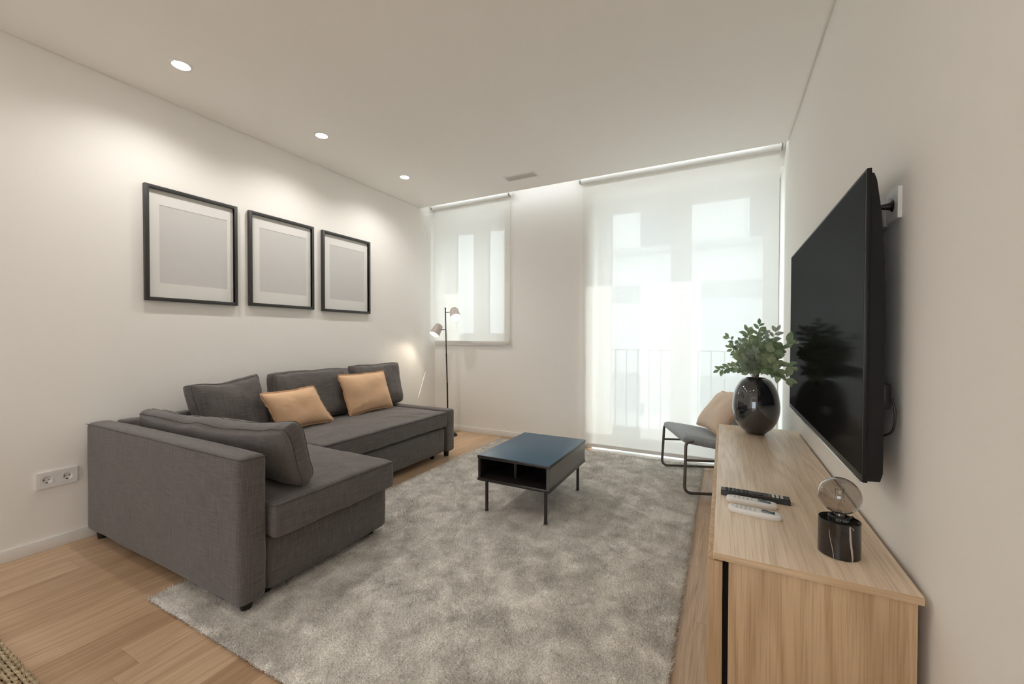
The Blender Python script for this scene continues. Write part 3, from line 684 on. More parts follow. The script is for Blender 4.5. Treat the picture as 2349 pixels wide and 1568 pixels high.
def pile(nb=520000):
    w = np.array(rg['_w'])
    x = RX0+np.random.rand(nb)*(RX1-RX0); y = RY0+np.random.rand(nb)*(RY1-RY0)
    # wandering nap direction
    ang = .8*np.sin(x*3.1+1.3*np.sin(y*2.3))+.9*np.sin(y*2.7+1.1*np.cos(x*3.7))+.25*np.sin(x*23+3*np.sin(y*19))+1.3*np.random.randn(nb)
    tilt = .9+.07*np.sin(x*27+2*np.sin(y*23))+.12*np.sin(x*5.3+2*np.sin(y*4.1))*np.cos(y*4.7+x*2)+.35*np.random.randn(nb)
    tilt = np.clip(tilt, .1, 1.45)
    clump = .5+.5*np.sin(x*61+3*np.sin(y*47))*np.sin(y*57+3*np.cos(x*41))
    ln = .017+.006*np.random.rand(nb)+.003*clump; wd = .0022+.0014*np.random.rand(nb)
    dx = np.cos(ang)*np.sin(tilt); dy = np.sin(ang)*np.sin(tilt); dz = np.cos(tilt)*.8+.18
    pa = np.random.rand(nb)*6.283; px = np.cos(pa)*wd/2; py = np.sin(pa)*wd/2
    z0 = .006
    base = np.stack([x, y, np.full(nb, z0)], 1)-w
    V = np.empty((nb, 3, 3), np.float32)
    V[:, 0] = base+np.stack([px, py, 0*px], 1); V[:, 1] = base-np.stack([px, py, 0*px], 1)
    V[:, 2] = base+np.stack([dx*ln, dy*ln, dz*ln], 1)
    me = bpy.data.meshes.new('pile'); me.vertices.add(nb*3); me.vertices.foreach_set('co', V.ravel())
    me.loops.add(nb*3); me.loops.foreach_set('vertex_index', np.arange(nb*3, dtype=np.int32))
    me.polygons.add(nb); me.polygons.foreach_set('loop_start', np.arange(0, nb*3, 3, dtype=np.int32))
    me.update(calc_edges=True); me.materials.append(M_pile)
    o = bpy.data.objects.new('pile', me); COL.objects.link(o); o.parent = rg; o['kind'] = 'stuff'
    return o
pile()
# underlayer so no gaps show between tufts
m = MB(); vs = []; fs = []; nx, ny = 150, 220
for j in range(ny+1):
    for i in range(nx+1):
        X = RX0+.004+(RX1-RX0-.008)*i/nx; Y = RY0+.004+(RY1-RY0-.008)*j/ny
        e = min(i, nx-i, j, ny-j); z = .0085 if e == 0 else .0125+.0015*noise.noise(Vector((X*25, Y*25, 0)))
        vs.append((X, Y, z))
for j in range(ny):
    for i in range(nx): a = j*(nx+1)+i; fs.append((a, a+1, a+nx+2, a+nx+1))
m.add(vs, fs, True); part(m, 'weft', M_pile, rg)
# jute rug, corner only
M_jute, nt, b = newmat('braided_jute')
tc = N(nt, 'ShaderNodeTexCoord'); n = N(nt, 'ShaderNodeTexNoise'); n.inputs['Scale'].default_value = 70; n.inputs['Detail'].default_value = 4; L(nt, tc.outputs['Object'], n.inputs['Vector'])
r = ramp(nt, [(.35, (.26, .19, .11)), (.6, (.50, .40, .26))]); L(nt, n.outputs['Fac'], r.inputs[0]); L(nt, r.outputs[0], b.inputs['Base Color']); b.inputs['Roughness'].default_value = .9
jr = root('jute_rug', 'braided natural jute rug corner on the oak floor, bottom left', 'rug', (-2.4, -.2, 0))
m = MB()
yy = .460
for k in range(42):
    y = yy-k*.0135
    pts = [(-3.05+i*.0115, y+.0022*math.sin(i*2.0+k), .0075+.0028*math.cos(i*2.0+k*1.7)) for i in range(120)]
    m.tube(pts, [.0058+.0016*math.sin(i*2.0+k*1.3) for i in range(120)], 5)
part(m, 'braid', M_jute, jr)
part(MB().box(-3.05, -1.66, -1.0, yy-.567, .001, .012, .002), 'field', M_jute, jr)

# ---------------------------------------------------------------- coffee table
M_skysheen = pbr('painted_sky_sheen', (.020, .082, .150), .40, spec=.6, noise_amt=.18, nscale=7)  # blue sky reflection painted into the base colour of the black top
ct = root('coffee_table', 'low black rectangular coffee table with open shelf on the rug', 'coffee table', (-1.152, 2.58, .02))
TX0, TX1, TY0, TY1 = -1.402, -.902, 2.228, 2.932
tt_ = part(MB().box(TX0, TX1, TY0, TY1, .366, .3844, .0012), 'table_top', M_tablebrown, ct)
part(MB().box(TX0+.001, TX1-.001, TY0+.001, TY1-.001, .3842, .3850, .0002), 'sky_sheen_plate', M_skysheen, tt_)  # thin plate that carries the painted sky reflection
part(MB().box(TX0, TX1, TY0, TY1, .222, .241, .0012), 'bottom_shelf', M_tablebrown, ct)
M_side_sheen = pbr('laminate_painted_sheen', (.085, .080, .075), .27, spec=1.0)  # laminate colour lightened to paint in the blind's reflection on this side
part(MB().box(TX0+.004, TX0+.022, TY0+.003, TY1-.003, .241, .366), 'side_panel', M_tablebrown, ct)
part(MB().box(TX1-.022, TX1-.004, TY0+.003, TY1-.003, .241, .366), 'side_panel', M_side_sheen, ct)
part(MB().box(TX0+.022, TX1-.022, TY0+.40, TY0+.418, .241, .366), 'divider', M_tablebrown, ct)
part(MB().box(-1.188, -1.170, TY0+.10, TY0+.40, .241, .366), 'divider', M_tablebrown, ct)
for (x, y) in ((-1.357, 2.272), (-.944, 2.272), (-.944, 2.882), (-1.357, 2.882)):
    part(MB().lathe([(0, .018), (.0125, .018), (.0125, .024), (.0105, .025), (.0105, .222), (0, .222)], (x, y, 0), 20), 'leg', M_tablebrown, ct)

# ---------------------------------------------------------------- pictures
def picture(y0, y1, z0, z1, prt, label):
    t = root('framed_picture', label, 'picture', (XL+.01, (y0+y1)/2, z0), 'three framed prints on the left wall')
    X0, X1 = XL+.002, XL+.030; w = .022
    m = MB(); m.box(X0, X1, y0, y0+w, z0, z1, .0008); m.box(X0, X1, y1-w, y1, z0, z1, .0008); m.box(X0, X1, y0+w, y1-w, z1-w, z1, .0008); m.box(X0, X1, y0+w, y1-w, z0, z0+w, .0008)
    part(m, 'picture_frame', M_blackframe, t)
    a, b_, c, d = prt
    m = MB(); e = .001; q0, q1 = XL+.006, XL+.0085
    m.box(q0, q1, y0+w-e, a, z0+w-e, z1-w+e); m.box(q0, q1, b_, y1-w+e, z0+w-e, z1-w+e); m.box(q0, q1, a, b_, d, z1-w+e); m.box(q0, q1, a, b_, z0+w-e, c)
    part(m, 'mount_board', M_mat, t)
    part(MB().box(XL+.004, XL+.0068, a-.004, b_+.004, c-.004, d+.004), 'print', M_print, t)
    part(MB().box(XL+.0215, XL+.0225, y0+w-.003, y1-w+.003, z0+w-.003, z1-w+.003), 'glass', M_picglass, t)
picture(1.211, 1.754, 1.369, 2.094, (1.291, 1.691, 1.484, 1.981), 'black framed pale grey print, nearest of the three on the wall')
picture(1.839, 2.388, 1.377, 2.096, (1.926, 2.326, 1.492, 1.985), 'middle black framed pale grey print on the left wall')
picture(2.473, 3.028, 1.370, 2.094, (2.562, 2.963, 1.486, 1.982), 'black framed pale grey print farthest along, nearest the window')
# ---------------------------------------------------------------- sockets
def schuko(m_, cy, cz, X, sgn, t, holes=True):
    """recessed round well with two pin holes; X wall plate face; sgn outward"""
    R_ = Matrix.Rotation(PI/2*sgn, 3, 'Y')
    s_ = part(MB().lathe([(.0195, .0012), (.0215, .0012), (.0215, -.001), (.0195, -.001), (.0195, .0012)], (X, cy, cz), 36, M=R_), 'socket_rim', M_plastic, t)
    return s_
def wallsocket(label, y0, y1, z0, z1, X, sgn, centers, name='wall_socket', group=None):
    t = root(name, label, 'wall socket', (X, (y0+y1)/2, z0), group)
    xa, xb = sorted((X+sgn*.0005, X+sgn*.010))
    # plate with square inserts; wells are recessed cups
    bm = MB(); d = .0225
    ys = [y0]
    m = MB()
    # plate built around circular wells
    seg = 32
    def ringplate(cy, cz, ya, yb):
        xo = X+sgn*.010
        n = seg; c = []; q = []
        for k in range(n):
            a = 2*PI*k/n; c.append((xo, cy+.0195*math.cos(a), cz+.0195*math.sin(a)))
            ca, sa = math.cos(a), math.sin(a); hy = (yb-cy) if ca > 0 else (cy-ya); hz = (z1-cz) if sa > 0 else (cz-z0)
            s_ = min(hy/abs(ca) if abs(ca) > 1e-6 else 9, hz/abs(sa) if abs(sa) > 1e-6 else 9); q.append((xo, cy+s_*ca, cz+s_*sa))
        back = [(X+sgn*.001, p[1]+(cy-p[1])*.08, p[2]+(cz-p[2])*.08) for p in c]
        vs = c+q+back; fs = [(k, (k+1) % n, n+(k+1) % n, n+k) for k in range(n)]+[(k, (k+1) % n, 2*n+(k+1) % n, 2*n+k) for k in range(n)]
        fs.append(tuple(range(2*n, 3*n)))
        m.add(vs, fs, False)
        # corner fill so the outline is a rectangle
        for (yy_, zz_) in ((ya, z0), (ya, z1), (yb, z0), (yb, z1)):
            best = sorted(range(n), key=lambda k: (q[k][1]-yy_)**2+(q[k][2]-zz_)**2)[:2]
            m.add([q[best[0]], q[best[1]], (xo, yy_, zz_)], [(0, 1, 2)])
    mid = [(centers[i][0]+centers[i+1][0])/2 for i in range(len(centers)-1)]
    ed = [y0]+mid+[y1]
    for i, (cy, cz) in enumerate(centers): ringplate(cy, cz, ed[i], ed[i+1])
    xo, xi = X+sgn*.010, X+sgn*.0005
    for (a, b_) in (((y0, z0), (y1, z0)), ((y1, z0), (y1, z1)), ((y1, z1), (y0, z1)), ((y0, z1), (y0, z0))):
        m.add([(xo, a[0], a[1]), (xo, b_[0], b_[1]), (xi, b_[0], b_[1]), (xi, a[0], a[1])], [(0, 1, 2, 3)])
    part(m, 'cover_plate', M_plastic, t)
    for (cy, cz) in centers:
        m = MB(); w = .0012; h2 = .0235
        for (a0, a1, b0, b1) in ((-h2, h2, h2, h2+w), (-h2, h2, -h2-w, -h2), (-h2-w, -h2, -h2, h2), (h2, h2+w, -h2, h2)):
            xx = sorted((X+sgn*.0098, X+sgn*.0102)); m.box(xx[0], xx[1], cy+a0, cy+a1, cz+b0, cz+b1)
        s_ = part(m, 'insert_groove', M_plasticgrey, t)
        m = MB(); R_ = Matrix.Rotation(PI/2, 3, 'Y')
        for dy in (-.0095, .0095): m.lathe([(0, 0), (.0027, 0), (.0027, .0012), (0, .0012)], (X+sgn*.0012-(.0006), cy+dy, cz), 14, M=R_)
        xx = sorted((X+sgn*.0012, X+sgn*.006)); m.box(xx[0], xx[1], cy-.0035, cy+.0035, cz-.0185, cz-.0145)
        part(m, 'pin_holes', M_holes, t)
    return t
wallsocket('white double wall socket low on the left wall beside the sofa', .751, .906, .333, .418, XL, 1, [(.790, .3755), (.867, .3755)], group=None)

# ---------------------------------------------------------------- floor lamp
LX, LY = -2.835, 3.835
fl = root('floor_lamp', 'slim dark floor lamp with two lit adjustable heads in the corner', 'floor lamp', (LX, LY, 0))
m = MB()
oc = lambda r, z: [(LX+r*math.cos(PI/8+k*PI/4), LY+r*math.sin(PI/8+k*PI/4), z) for k in range(8)]
vs = oc(.128, 0)+oc(.128, .014)+oc(.112, .030)+oc(.02, .034); fs = [tuple(range(8))[::-1], tuple(range(24, 32))]
for r_ in range(3):
    for k in range(8): fs.append((r_*8+k, r_*8+(k+1) % 8, r_*8+8+(k+1) % 8, r_*8+8+k))
m.add(vs, fs); part(m, 'base', M_bronze, fl)
m = MB(); m.tube([(LX+.022, LY, .03), (LX+.012, LY, .60)], .0085, 14); m.tube([(LX+.012, LY, .60), (LX-.001, LY, .935)], .0075, 14); m.tube([(LX-.001, LY, .935), (LX-.014, LY, 1.468)], .0065, 14)
m.lathe([(0, 0), (.0098, 0), (.0098, .012), (0, .012)], (LX+.012, LY, .595), 16); m.lathe([(0, 0), (.009, 0), (.009, .012), (0, .012)], (LX-.001, LY, .93), 16); m.lathe([(0, 0), (.009, 0), (.009, .012), (0, .012)], (LX-.014, LY, 1.462), 16)
part(m, 'pole', M_bronze, fl)
M_bulb = emis('lit_bulb_face', (1, .88, .74), 7)
def head(px_, pz, cx, cz, dirv, lab):
    D_ = Vector(dirv).normalized(); c0 = Vector((cx, LY-.012, cz)); Rm = D_.to_track_quat('Z', 'Y').to_matrix()
    KH = 1.2
    prof = [(.0, -.058), (.022, -.0575), (.034, -.052), (.040, -.040), (.050, .055), (.0505, .058), (.0485, .058), (.038, -.036), (.030, -.048), (0, -.053)]
    prof = [(r_*KH, z_*KH) for r_, z_ in prof]
    h = part(MB().lathe(prof, c0, 40, M=Rm), 'lamp_head', M_shade, fl); h['label'] = lab
    part(MB().lathe([(0, .043), (.053, .046), (.0555, .052), (0, .053)], c0, 36, M=Rm), 'bulb', M_bulb, h)
    part(MB().tube([(px_, LY, pz), (cx+(.04 if px_ > cx else -.04)*0.85, LY-.006, pz)], .0038, 10), 'arm', M_bronze, h)
    l = bpy.data.lights.new('lamp_beam', 'SPOT'); l.energy = 7*LAMP; l.spot_size = 1.9; l.spot_blend = .6; l.shadow_soft_size = .04; l.color = (1, .86, .70)
    lo = bpy.data.objects.new('lamp_beam', l); COL.objects.link(lo); lo.parent = h; lo.location = Vector(c0)+D_*.078-Vector(h['_w']); lo.rotation_euler = D_.to_track_quat('-Z', 'Y').to_euler()
head(LX-.013, 1.420, LX+.125, 1.405, (.50, -.45, -.74), 'upper head tilted to the right'); head(LX-.009, 1.222, LX-.125, 1.222, (-.14, -.55, -.82), 'lower head tilted to the left')

# ---------------------------------------------------------------- tv bench
BZ = .54; BX0, BX1, BY0, BY1 = -.021, .424, 1.286, 3.196
tb = root('tv_bench', 'long light oak sideboard against the right wall under the television', 'sideboard', (.2, 2.24, 0))
top = part(MB().box(BX0, BX1, BY0, BY1, BZ-.020, BZ, .0012), 'bench_top', M_oak_sheen, tb)
M_oak_end = oak('oak_end_band', 0, (.66, .49, .31), (.72, .55, .37), (.50, .34, .20), .45, seed=2)
for ya, yb in ((BY0-.0008, BY0+.0002), (BY1-.0002, BY1+.0008)): part(MB().box(BX0+.001, BX1-.001, ya, yb, BZ-.0192, BZ-.0008), 'edge_band', M_oak_end, top)
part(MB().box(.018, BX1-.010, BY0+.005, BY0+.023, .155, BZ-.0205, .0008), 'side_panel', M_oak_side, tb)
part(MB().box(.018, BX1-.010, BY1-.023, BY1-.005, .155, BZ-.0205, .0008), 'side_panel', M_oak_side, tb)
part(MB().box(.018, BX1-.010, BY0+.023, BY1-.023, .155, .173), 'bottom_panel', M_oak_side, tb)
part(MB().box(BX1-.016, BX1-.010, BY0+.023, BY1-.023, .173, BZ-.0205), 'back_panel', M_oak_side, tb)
part(MB().box(.004, .018, BY0+.010, BY1-.010, .158, BZ-.0205), 'gap_shade_strip', M_gapshade, tb)  # black strip painting the shade of the gap behind the doors
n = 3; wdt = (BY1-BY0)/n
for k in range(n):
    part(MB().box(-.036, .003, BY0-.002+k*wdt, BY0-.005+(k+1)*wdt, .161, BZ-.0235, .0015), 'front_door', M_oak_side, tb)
for (x, y) in ((.05, BY0+.06), (.38, BY0+.06), (.05, BY1-.06), (.38, BY1-.06)):
    part(MB().box(x-.018, x+.018, y-.018, y+.018, 0, .155, .003), 'leg', M_blackwood, tb)

# ---------------------------------------------------------------- television
tv = root('television', 'large wall-mounted flat television above the oak sideboard', 'television', (.36, 2.19, .736))
VY0, VY1, VZ0, VZ1 = 1.470, 2.905, .740, 1.620; VX = .350
part(MB().box(VX, VX+.012, VY0, VY1, VZ0, VZ1, .0025), 'bezel', M_tv, tv)
part(MB().box(VX-.0006, VX+.001, VY0+.009, VY1-.009, VZ0+.020, VZ1-.009), 'screen', M_screen, tv)
part(MB().box(VX-.003, VX+.006, VY0+.004, VY1-.004, VZ0-.004, VZ0+.0005, .001), 'bottom_trim', M_silver, tv)
m = MB(); pr = [(VX+.011, VZ0+.004), (VX+.040, VZ0+.006), (VX+.046, VZ0+.03), (VX+.046, VZ0+.47), (VX+.043, VZ0+.62), (VX+.034, VZ0+.76), (VX+.024, VZ0+.845), (VX+.018, VZ1-.015), (VX+.011, VZ1-.012)]
m.prism(pr, 1, VY0+.006, VY1-.006); part(m, 'back_shell', M_tv, tv)
part(MB().box(VX+.045, XR-.0005, 1.95, 2.42, 1.02, 1.30, .004), 'wall_mount', M_tv, tv)
part(MB().box(VX+.044, VX+.062, 1.478, 1.56, .95, 1.02, .004), 'connector_cover', M_tv, tv)
# sockets beside the tv
wallsocket('white wall socket right of the television with a black plug', 1.514, 1.606, 1.484, 1.572, XR, -1, [(1.560, 1.528)], group='wall sockets beside the television')
wallsocket('white wall socket half hidden behind the television edge', 1.622, 1.714, 1.484, 1.572, XR, -1, [(1.668, 1.528)], group='wall sockets beside the television')
cb = root('power_cable', 'black power cable with plug in the socket behind the television', 'cable', (XR-.02, 1.56, 1.5))
m = MB(); m.lathe([(0, 0), (.0165, 0), (.0165, .006), (.0105, .013), (.0085, .022), (.0065, .034), (0, .034)], (XR-.002, 1.560, 1.528), 24, M=Matrix.Rotation(-PI/2, 3, 'Y')); part(m, 'plug', M_cable, cb)
m = MB(); m.tube([(XR-.030, 1.560, 1.528), (XR-.040, 1.575, 1.527), (XR-.042, 1.62, 1.522), (XR-.030, 1.66, 1.49), (XR-.020, 1.67, 1.35), (XR-.018, 1.66, 1.2), (XR-.022, 1.60, 1.0)], .0042, 10, fillet=.03); part(m, 'cord', M_cable, cb)
cb2 = root('signal_cable', 'short black cable loop hanging behind the television bottom edge', 'cable', (XR-.02, 1.56, .86))
m = MB(); m.tube([(VX+.060, 1.50, .985), (VX+.068, 1.485, .97), (VX+.072, 1.48, .93), (VX+.068, 1.487, .885), (VX+.055, 1.51, .870)], .003, 8, fillet=.02); part(m, 'cord', M_cable, cb2)

# ---------------------------------------------------------------- lounge chair
CO = Vector((-.345, 3.455, 0)); CE = Vector((.934, .358, 0)).normalized(); CN = Vector((-CE.y, CE.x, 0))
def cp(d, s, z): return CO+CE*d+CN*s+Vector((0, 0, z))
lc = root('lounge_chair', 'low lounge chair with grey seat and metal sled frame by the blind', 'chair', (CO.x, CO.y, 0))
for s_ in (-.31, .31):
    zf = .031
    m = MB(); m.tube([cp(.06, s_*.90, .392), cp(.004, s_*.97, .388), cp(-.010, s_*1.03, zf), cp(.50, s_*1.03, zf), cp(.47, s_*.97, .30)], .0105, 14, fillet=.055)
    m.tube([cp(.000, s_*.985, .262), cp(.475, s_*.985, .262)], .0085, 12)
    part(m, 'side_frame', M_chairtube, lc)
m = MB(); m.tube([cp(.48, -.30, .20), cp(.48, .30, .20)], .0085, 12); m.tube([cp(.02, -.28, .385), cp(.02, .28, .385)], .0085, 12)
part(m, 'cross_bar', M_chairtube, lc)
seat = cushion([cp(-.015, .285, .405), cp(-.015, -.285, .405), cp(.47, -.27, .325), cp(.47, .27, .325)], .078, edge=.70, puff=.5, wr=.004, rnd=.5, seed=8)
soft('seat', M_chaircloth, lc, seat)
back = cushion([cp(.455, .265, .35), cp(.455, -.265, .35), cp(.585, -.245, .72), cp(.585, .245, .72)], .045, edge=.45, puff=.5, wr=.004, rnd=.5, seed=9)
soft('backrest', M_chaircloth, lc, back)
pillow('chair_pillow', 'square beige pillow leaning on the lounge chair seat', [cp(.235, .20, .425), cp(.255, -.25, .428), cp(.45, -.245, .725), cp(.425, .185, .705)], .125, 5, M_beige, M_tan_edge, None, fl=.008)

# ---------------------------------------------------------------- vase and greenery
VC = Vector((.183, 2.99, BZ)); VR, VH = .1315, .352
vp = [(.0, .36), (.02, .43), (.053, .52), (.12, .70), (.21, .846), (.30, .933), (.386, .98), (.47, 1.0), (.56, .988), (.65, .956), (.74, .905), (.82, .83), (.90, .72), (.96, .60)]
def vrad(t):
    for i in range(len(vp)-1):
        if vp[i][0] <= t <= vp[i+1][0]:
            p0 = vp[max(i-1, 0)]; p1 = vp[i]; p2 = vp[i+1]; p3 = vp[min(i+2, len(vp)-1)]; u = (t-p1[0])/(p2[0]-p1[0])
            h = p2[0]-p1[0]; m1 = (p2[1]-p0[1])/max(p2[0]-p0[0], 1e-6)*h; m2 = (p3[1]-p1[1])/max(p3[0]-p1[0], 1e-6)*h
            return (2*u**3-3*u**2+1)*p1[1]+(u**3-2*u**2+u)*m1+(-2*u**3+3*u**2)*p2[1]+(u**3-u**2)*m2
    return vp[-1][1]
prof = [(0, 0)]+[(VR*vrad(.96*k/40), VH*.96*k/40) for k in range(41)]
prof += [(.066, VH-.006), (.056, VH), (.052, VH-.003), (.056, VH-.012), (.09, VH-.06), (.10, VH-.14), (0, VH-.16)]
vz = root('round_vase', 'glossy black egg-shaped vase holding greenery on the oak sideboard', 'vase', tuple(VC))
part(MB().lathe(prof, VC, 72), 'vase_body', M_vase, vz)
gr = root('greenery_bouquet', 'bunch of leafy green branches in the black vase', 'plant', (VC.x, VC.y, VC.z+VH-.10))
rnd = random.Random(4)
def leaf(m, p, d, nrm, ln, wd, curl=.15):
    d = d.normalized(); s_ = d.cross(nrm).normalized(); n_ = s_.cross(d)
    prof = [(0, .0), (.12, .38), (.3, .85), (.5, 1.0), (.7, .82), (.87, .45), (1.0, .0)]
    vs = []; fs = []
    for (t, w) in prof:
        c = p+d*(ln*t)-n_*(curl*ln*t*t)
        vs += [c+s_*(wd/2*w)+n_*(wd*.12*w), c-n_*(wd*.04), c-s_*(wd/2*w)+n_*(wd*.12*w)]
    for i in range(len(prof)-1):
        a = i*3; fs += [(a, a+1, a+4, a+3), (a+1, a+2, a+5, a+4)]
    m.add(vs, fs, True)
mouth = Vector((VC.x, VC.y, VC.z+VH))
branches = [  # tip, sideways sag, leaf count, leaf length, leaf material
    ((.197, 3.00, 1.225), .01, 11, .048, 0), ((.030, 3.05, 1.150), .02, 9, .040, 0), ((.040, 3.05, 1.075), .03, 12, .045, 0),
    ((-.022, 3.00, .930), .05, 11, .048, 0), ((.130, 2.98, 1.185), .01, 13, .050, 0), ((.225, 3.02, 1.170), .0, 12, .050, 1),
    ((.285, 2.93, 1.185), .02, 10, .045, 1), ((.105, 3.02, 1.110), .02, 13, .050, 1), ((.290, 2.85, 1.070), .03, 13, .055, 0),
    ((.305, 2.43, 1.120), .07, 11, .062, 0), ((.300, 2.42, 1.000), .08, 11, .062, 0), ((.290, 2.50, .925), .09, 9, .064, 0), ((.245, 2.86, 1.000), .03, 13, .055, 1),
    ((.165, 2.90, 1.060), .01, 13, .055, 1), ((.120, 2.92, .985), .02, 12, .052, 1), ((.235, 2.84, 1.105), .02, 12, .052, 0), ((.170, 3.06, 1.120), .0, 12, .05, 0), ((.08, 2.96, 1.03), .02, 11, .05, 0), ((.27, 2.88, .95), .04, 10, .055, 1)]
for (tip, sag, nl, ll, mi) in branches:
    tip = Vector(tip); st_ = mouth+Vector((rnd.uniform(-.03, .03), rnd.uniform(-.03, .03), -.09))
    mid = mouth+Vector(((tip.x-mouth.x)*.22, (tip.y-mouth.y)*.22, .05+sag))+(tip-mouth)*.12; mid.z = mouth.z+.03+(tip.z-mouth.z)*.35+sag
    m0 = mouth+Vector(((tip.x-mouth.x)*.12, (tip.y-mouth.y)*.10, .012))
    if (m0-mouth).xy.length > .035: q = (m0-mouth).xy.normalized()*.035; m0 = Vector((mouth.x+q.x, mouth.y+q.y, m0.z))
    pts = []
    for k in range(15):
        t = k/14
        if t < .2: p = st_.lerp(m0, t/.2)
        else:
            u = (t-.2)/.8; p = m0*(1-u)**2+mid*2*u*(1-u)+tip*u*u
        pts.append(p)
    m = MB(); m.tube(pts, [.0022*(1-.7*k/14) for k in range(15)], 6); bo = part(m, 'branch', M_stem, gr)
    m = MB()
    nl = int(nl*1.7)
    for i in range(nl):
        t = .27+.73*(i+.5)/nl; k = t*14; a = int(min(k, 13)); p = pts[a].lerp(pts[a+1], k-a); d = (pts[min(a+1, 14)]-pts[a]).normalized()
        side = d.cross(Vector((rnd.uniform(-.5, .5), -1, rnd.uniform(-.5, .5)))).normalized()*(1 if i % 2 else -1)
        dd = (d*.75+side*rnd.uniform(.7, 1.1)+Vector((0, rnd.uniform(-.4, .25), rnd.uniform(-.15, .2)))).normalized()
        nrm = Vector((rnd.uniform(-.5, .5), -1, rnd.uniform(.1, .8))).normalized()
        l_ = ll*rnd.uniform(.8, 1.15)
        # keep foliage clear of the television and the vase
        e = p+dd*l_
        if e.x > .318: dd.x -= (e.x-.318)/l_+.08; dd.normalize()
        leaf(m, p, dd, nrm, l_, l_*rnd.uniform(.48, .6), rnd.uniform(.05, .3))
    leaf(m, pts[14], (pts[14]-pts[13]), Vector((.1, -1, .5)), ll*.9, ll*.45, .2)
    part(m, 'foliage', M_leaf2 if mi else M_leaf, bo)

# ---------------------------------------------------------------- remotes
rc = root('tv_remote', 'long black television remote on the oak sideboard', 'remote control', (.108, 1.79, BZ))
RM = Matrix.Translation((.108, 1.787, BZ)) @ Matrix.Rotation(-.012, 4, 'Z')
m = MB(); sec = [(-.0235, .003), (-.021, .016), (-.019, .019), (.019, .019), (.021, .016), (.0235, .003), (.018, 0), (-.018, 0)]
vs = []; L_ = .112
for X in (-L_, -L_+.003, L_-.003, L_):
    k = .96 if abs(X) == L_ else 1
    vs += [RM @ Vector((X, y*k, z*k)) for y, z in sec]
fs = [tuple(range(8)), tuple(range(24, 32))[::-1]]
for r_ in range(3):
    for k in range(8): fs.append((r_*8+k, r_*8+(k+1) % 8, r_*8+8+(k+1) % 8, r_*8+8+k))
m.add(vs, fs); part(m, 'remote_body', M_remote, rc)
def btns(mat, xs, ys, rx, ry, name, shape='box'):
    for X in xs:
        for Y in ys:
            mm = MB(); mm.box(X-rx, X+rx, Y-ry, Y+ry, .0188, .0215, .0012, M=RM); part(mm, name, mat, rc)
btns(M_btn, [-.092+.0135*i for i in range(4)], (-.012, 0, .012), .0042, .0042, 'button'); btns(M_btn, (-.034, -.022), (-.012, .012), .0045, .004, 'button')
btns(M_btnl, (.060, .0735, .087), (-.012, 0, .012), .0042, .0040, 'number_button')
mm = MB(); mm.lathe([(0, .0188), (.016, .0188), (.0165, .0205), (.008, .0212), (0, .0208)], (0, 0, 0), 28, M=None); mm.v = [tuple(RM @ (Vector(v)+Vector((.013, 0, 0)))) for v in mm.v]; part(mm, 'navigation_pad', M_btn, rc)
for i, c in enumerate(((.5, .05, .04), (.05, .3, .08), (.55, .45, .05), (.05, .12, .45))):
    mm = MB(); mm.box(.046, .050, -.0165+i*.0087, -.0095+i*.0087, .0188, .0205, .0006, M=RM); part(mm, 'colour_button', pbr('colour_key_%s' % 'rgyb'[i], c, .5), rc)
def acremote(x, y, ang, label):
    t = root('ac_remote', label, 'remote control', (x, y, BZ), 'white air conditioner remotes on the sideboard')
    M4 = Matrix.Translation((x, y, BZ)) @ Matrix.Rotation(ang, 4, 'Z')
    # rounded capsule body
    m = MB(); nA, nB = 40, 10; vs = []; fs = []
    def outl(a, hx, hy):
        c, s_ = math.cos(a), math.sin(a); e = 2.0/3.2
        return math.copysign(abs(c)**e, c)*hx, math.copysign(abs(s_)**e, s_)*hy
    rings = [(0, .88, 0.0), (0, .95, .002), (0, 1.0, .007), (0, 1.0, .012), (0, .96, .0165), (0, .88, .0188), (0, .60, .0195)]
    for (_, k, z) in rings:
        for q in range(nA):
            X, Y = outl(2*PI*q/nA, .080-(1-k)*.022, .0225-(1-k)*.020); vs.append(M4 @ Vector((X, Y, z)))
    for r_ in range(len(rings)-1):
        for q in range(nA): fs.append((r_*nA+q, r_*nA+(q+1) % nA, (r_+1)*nA+(q+1) % nA, (r_+1)*nA+q))
    fs.append(tuple(range(nA))[::-1]); fs.append(tuple(range((len(rings)-1)*nA, len(rings)*nA))); m.add(vs, fs, True)
    part(m, 'remote_body', M_plastic, t, smooth_angle=60)
    part(MB().box(.020, .060, -.0125, .0125, .0185, .0205, .0008, M=M4), 'display', M_lcd, t)
    for i in range(5):
        for j in range(3):
            if i > 3 and j == 1: continue
            b_ = part(MB().box(-.052+i*.0135-.0042, -.052+i*.0135+.0042, -.0105+j*.0105-.0032, -.0105+j*.0105+.0032, .0188, .0204, .001, M=M4), 'button', M_plasticgrey, t)
    m = MB()
    for i in range(5):
        for j in range(2): m.box(-.052+i*.0135-.002, -.052+i*.0135+.002, -.0105+j*.0105-.0006, -.0105+j*.0105+.0006, .0205, .0207, M=M4)
    m.box(-.066, -.064, -.004, .004, .0197, .0199, M=M4)
    part(m, 'printed_marks', M_ink, t)
acremote(.098, 1.617, -.11, 'white air conditioner remote nearest the camera'); acremote(.094, 1.712, -.07, 'white air conditioner remote beside the black remote')

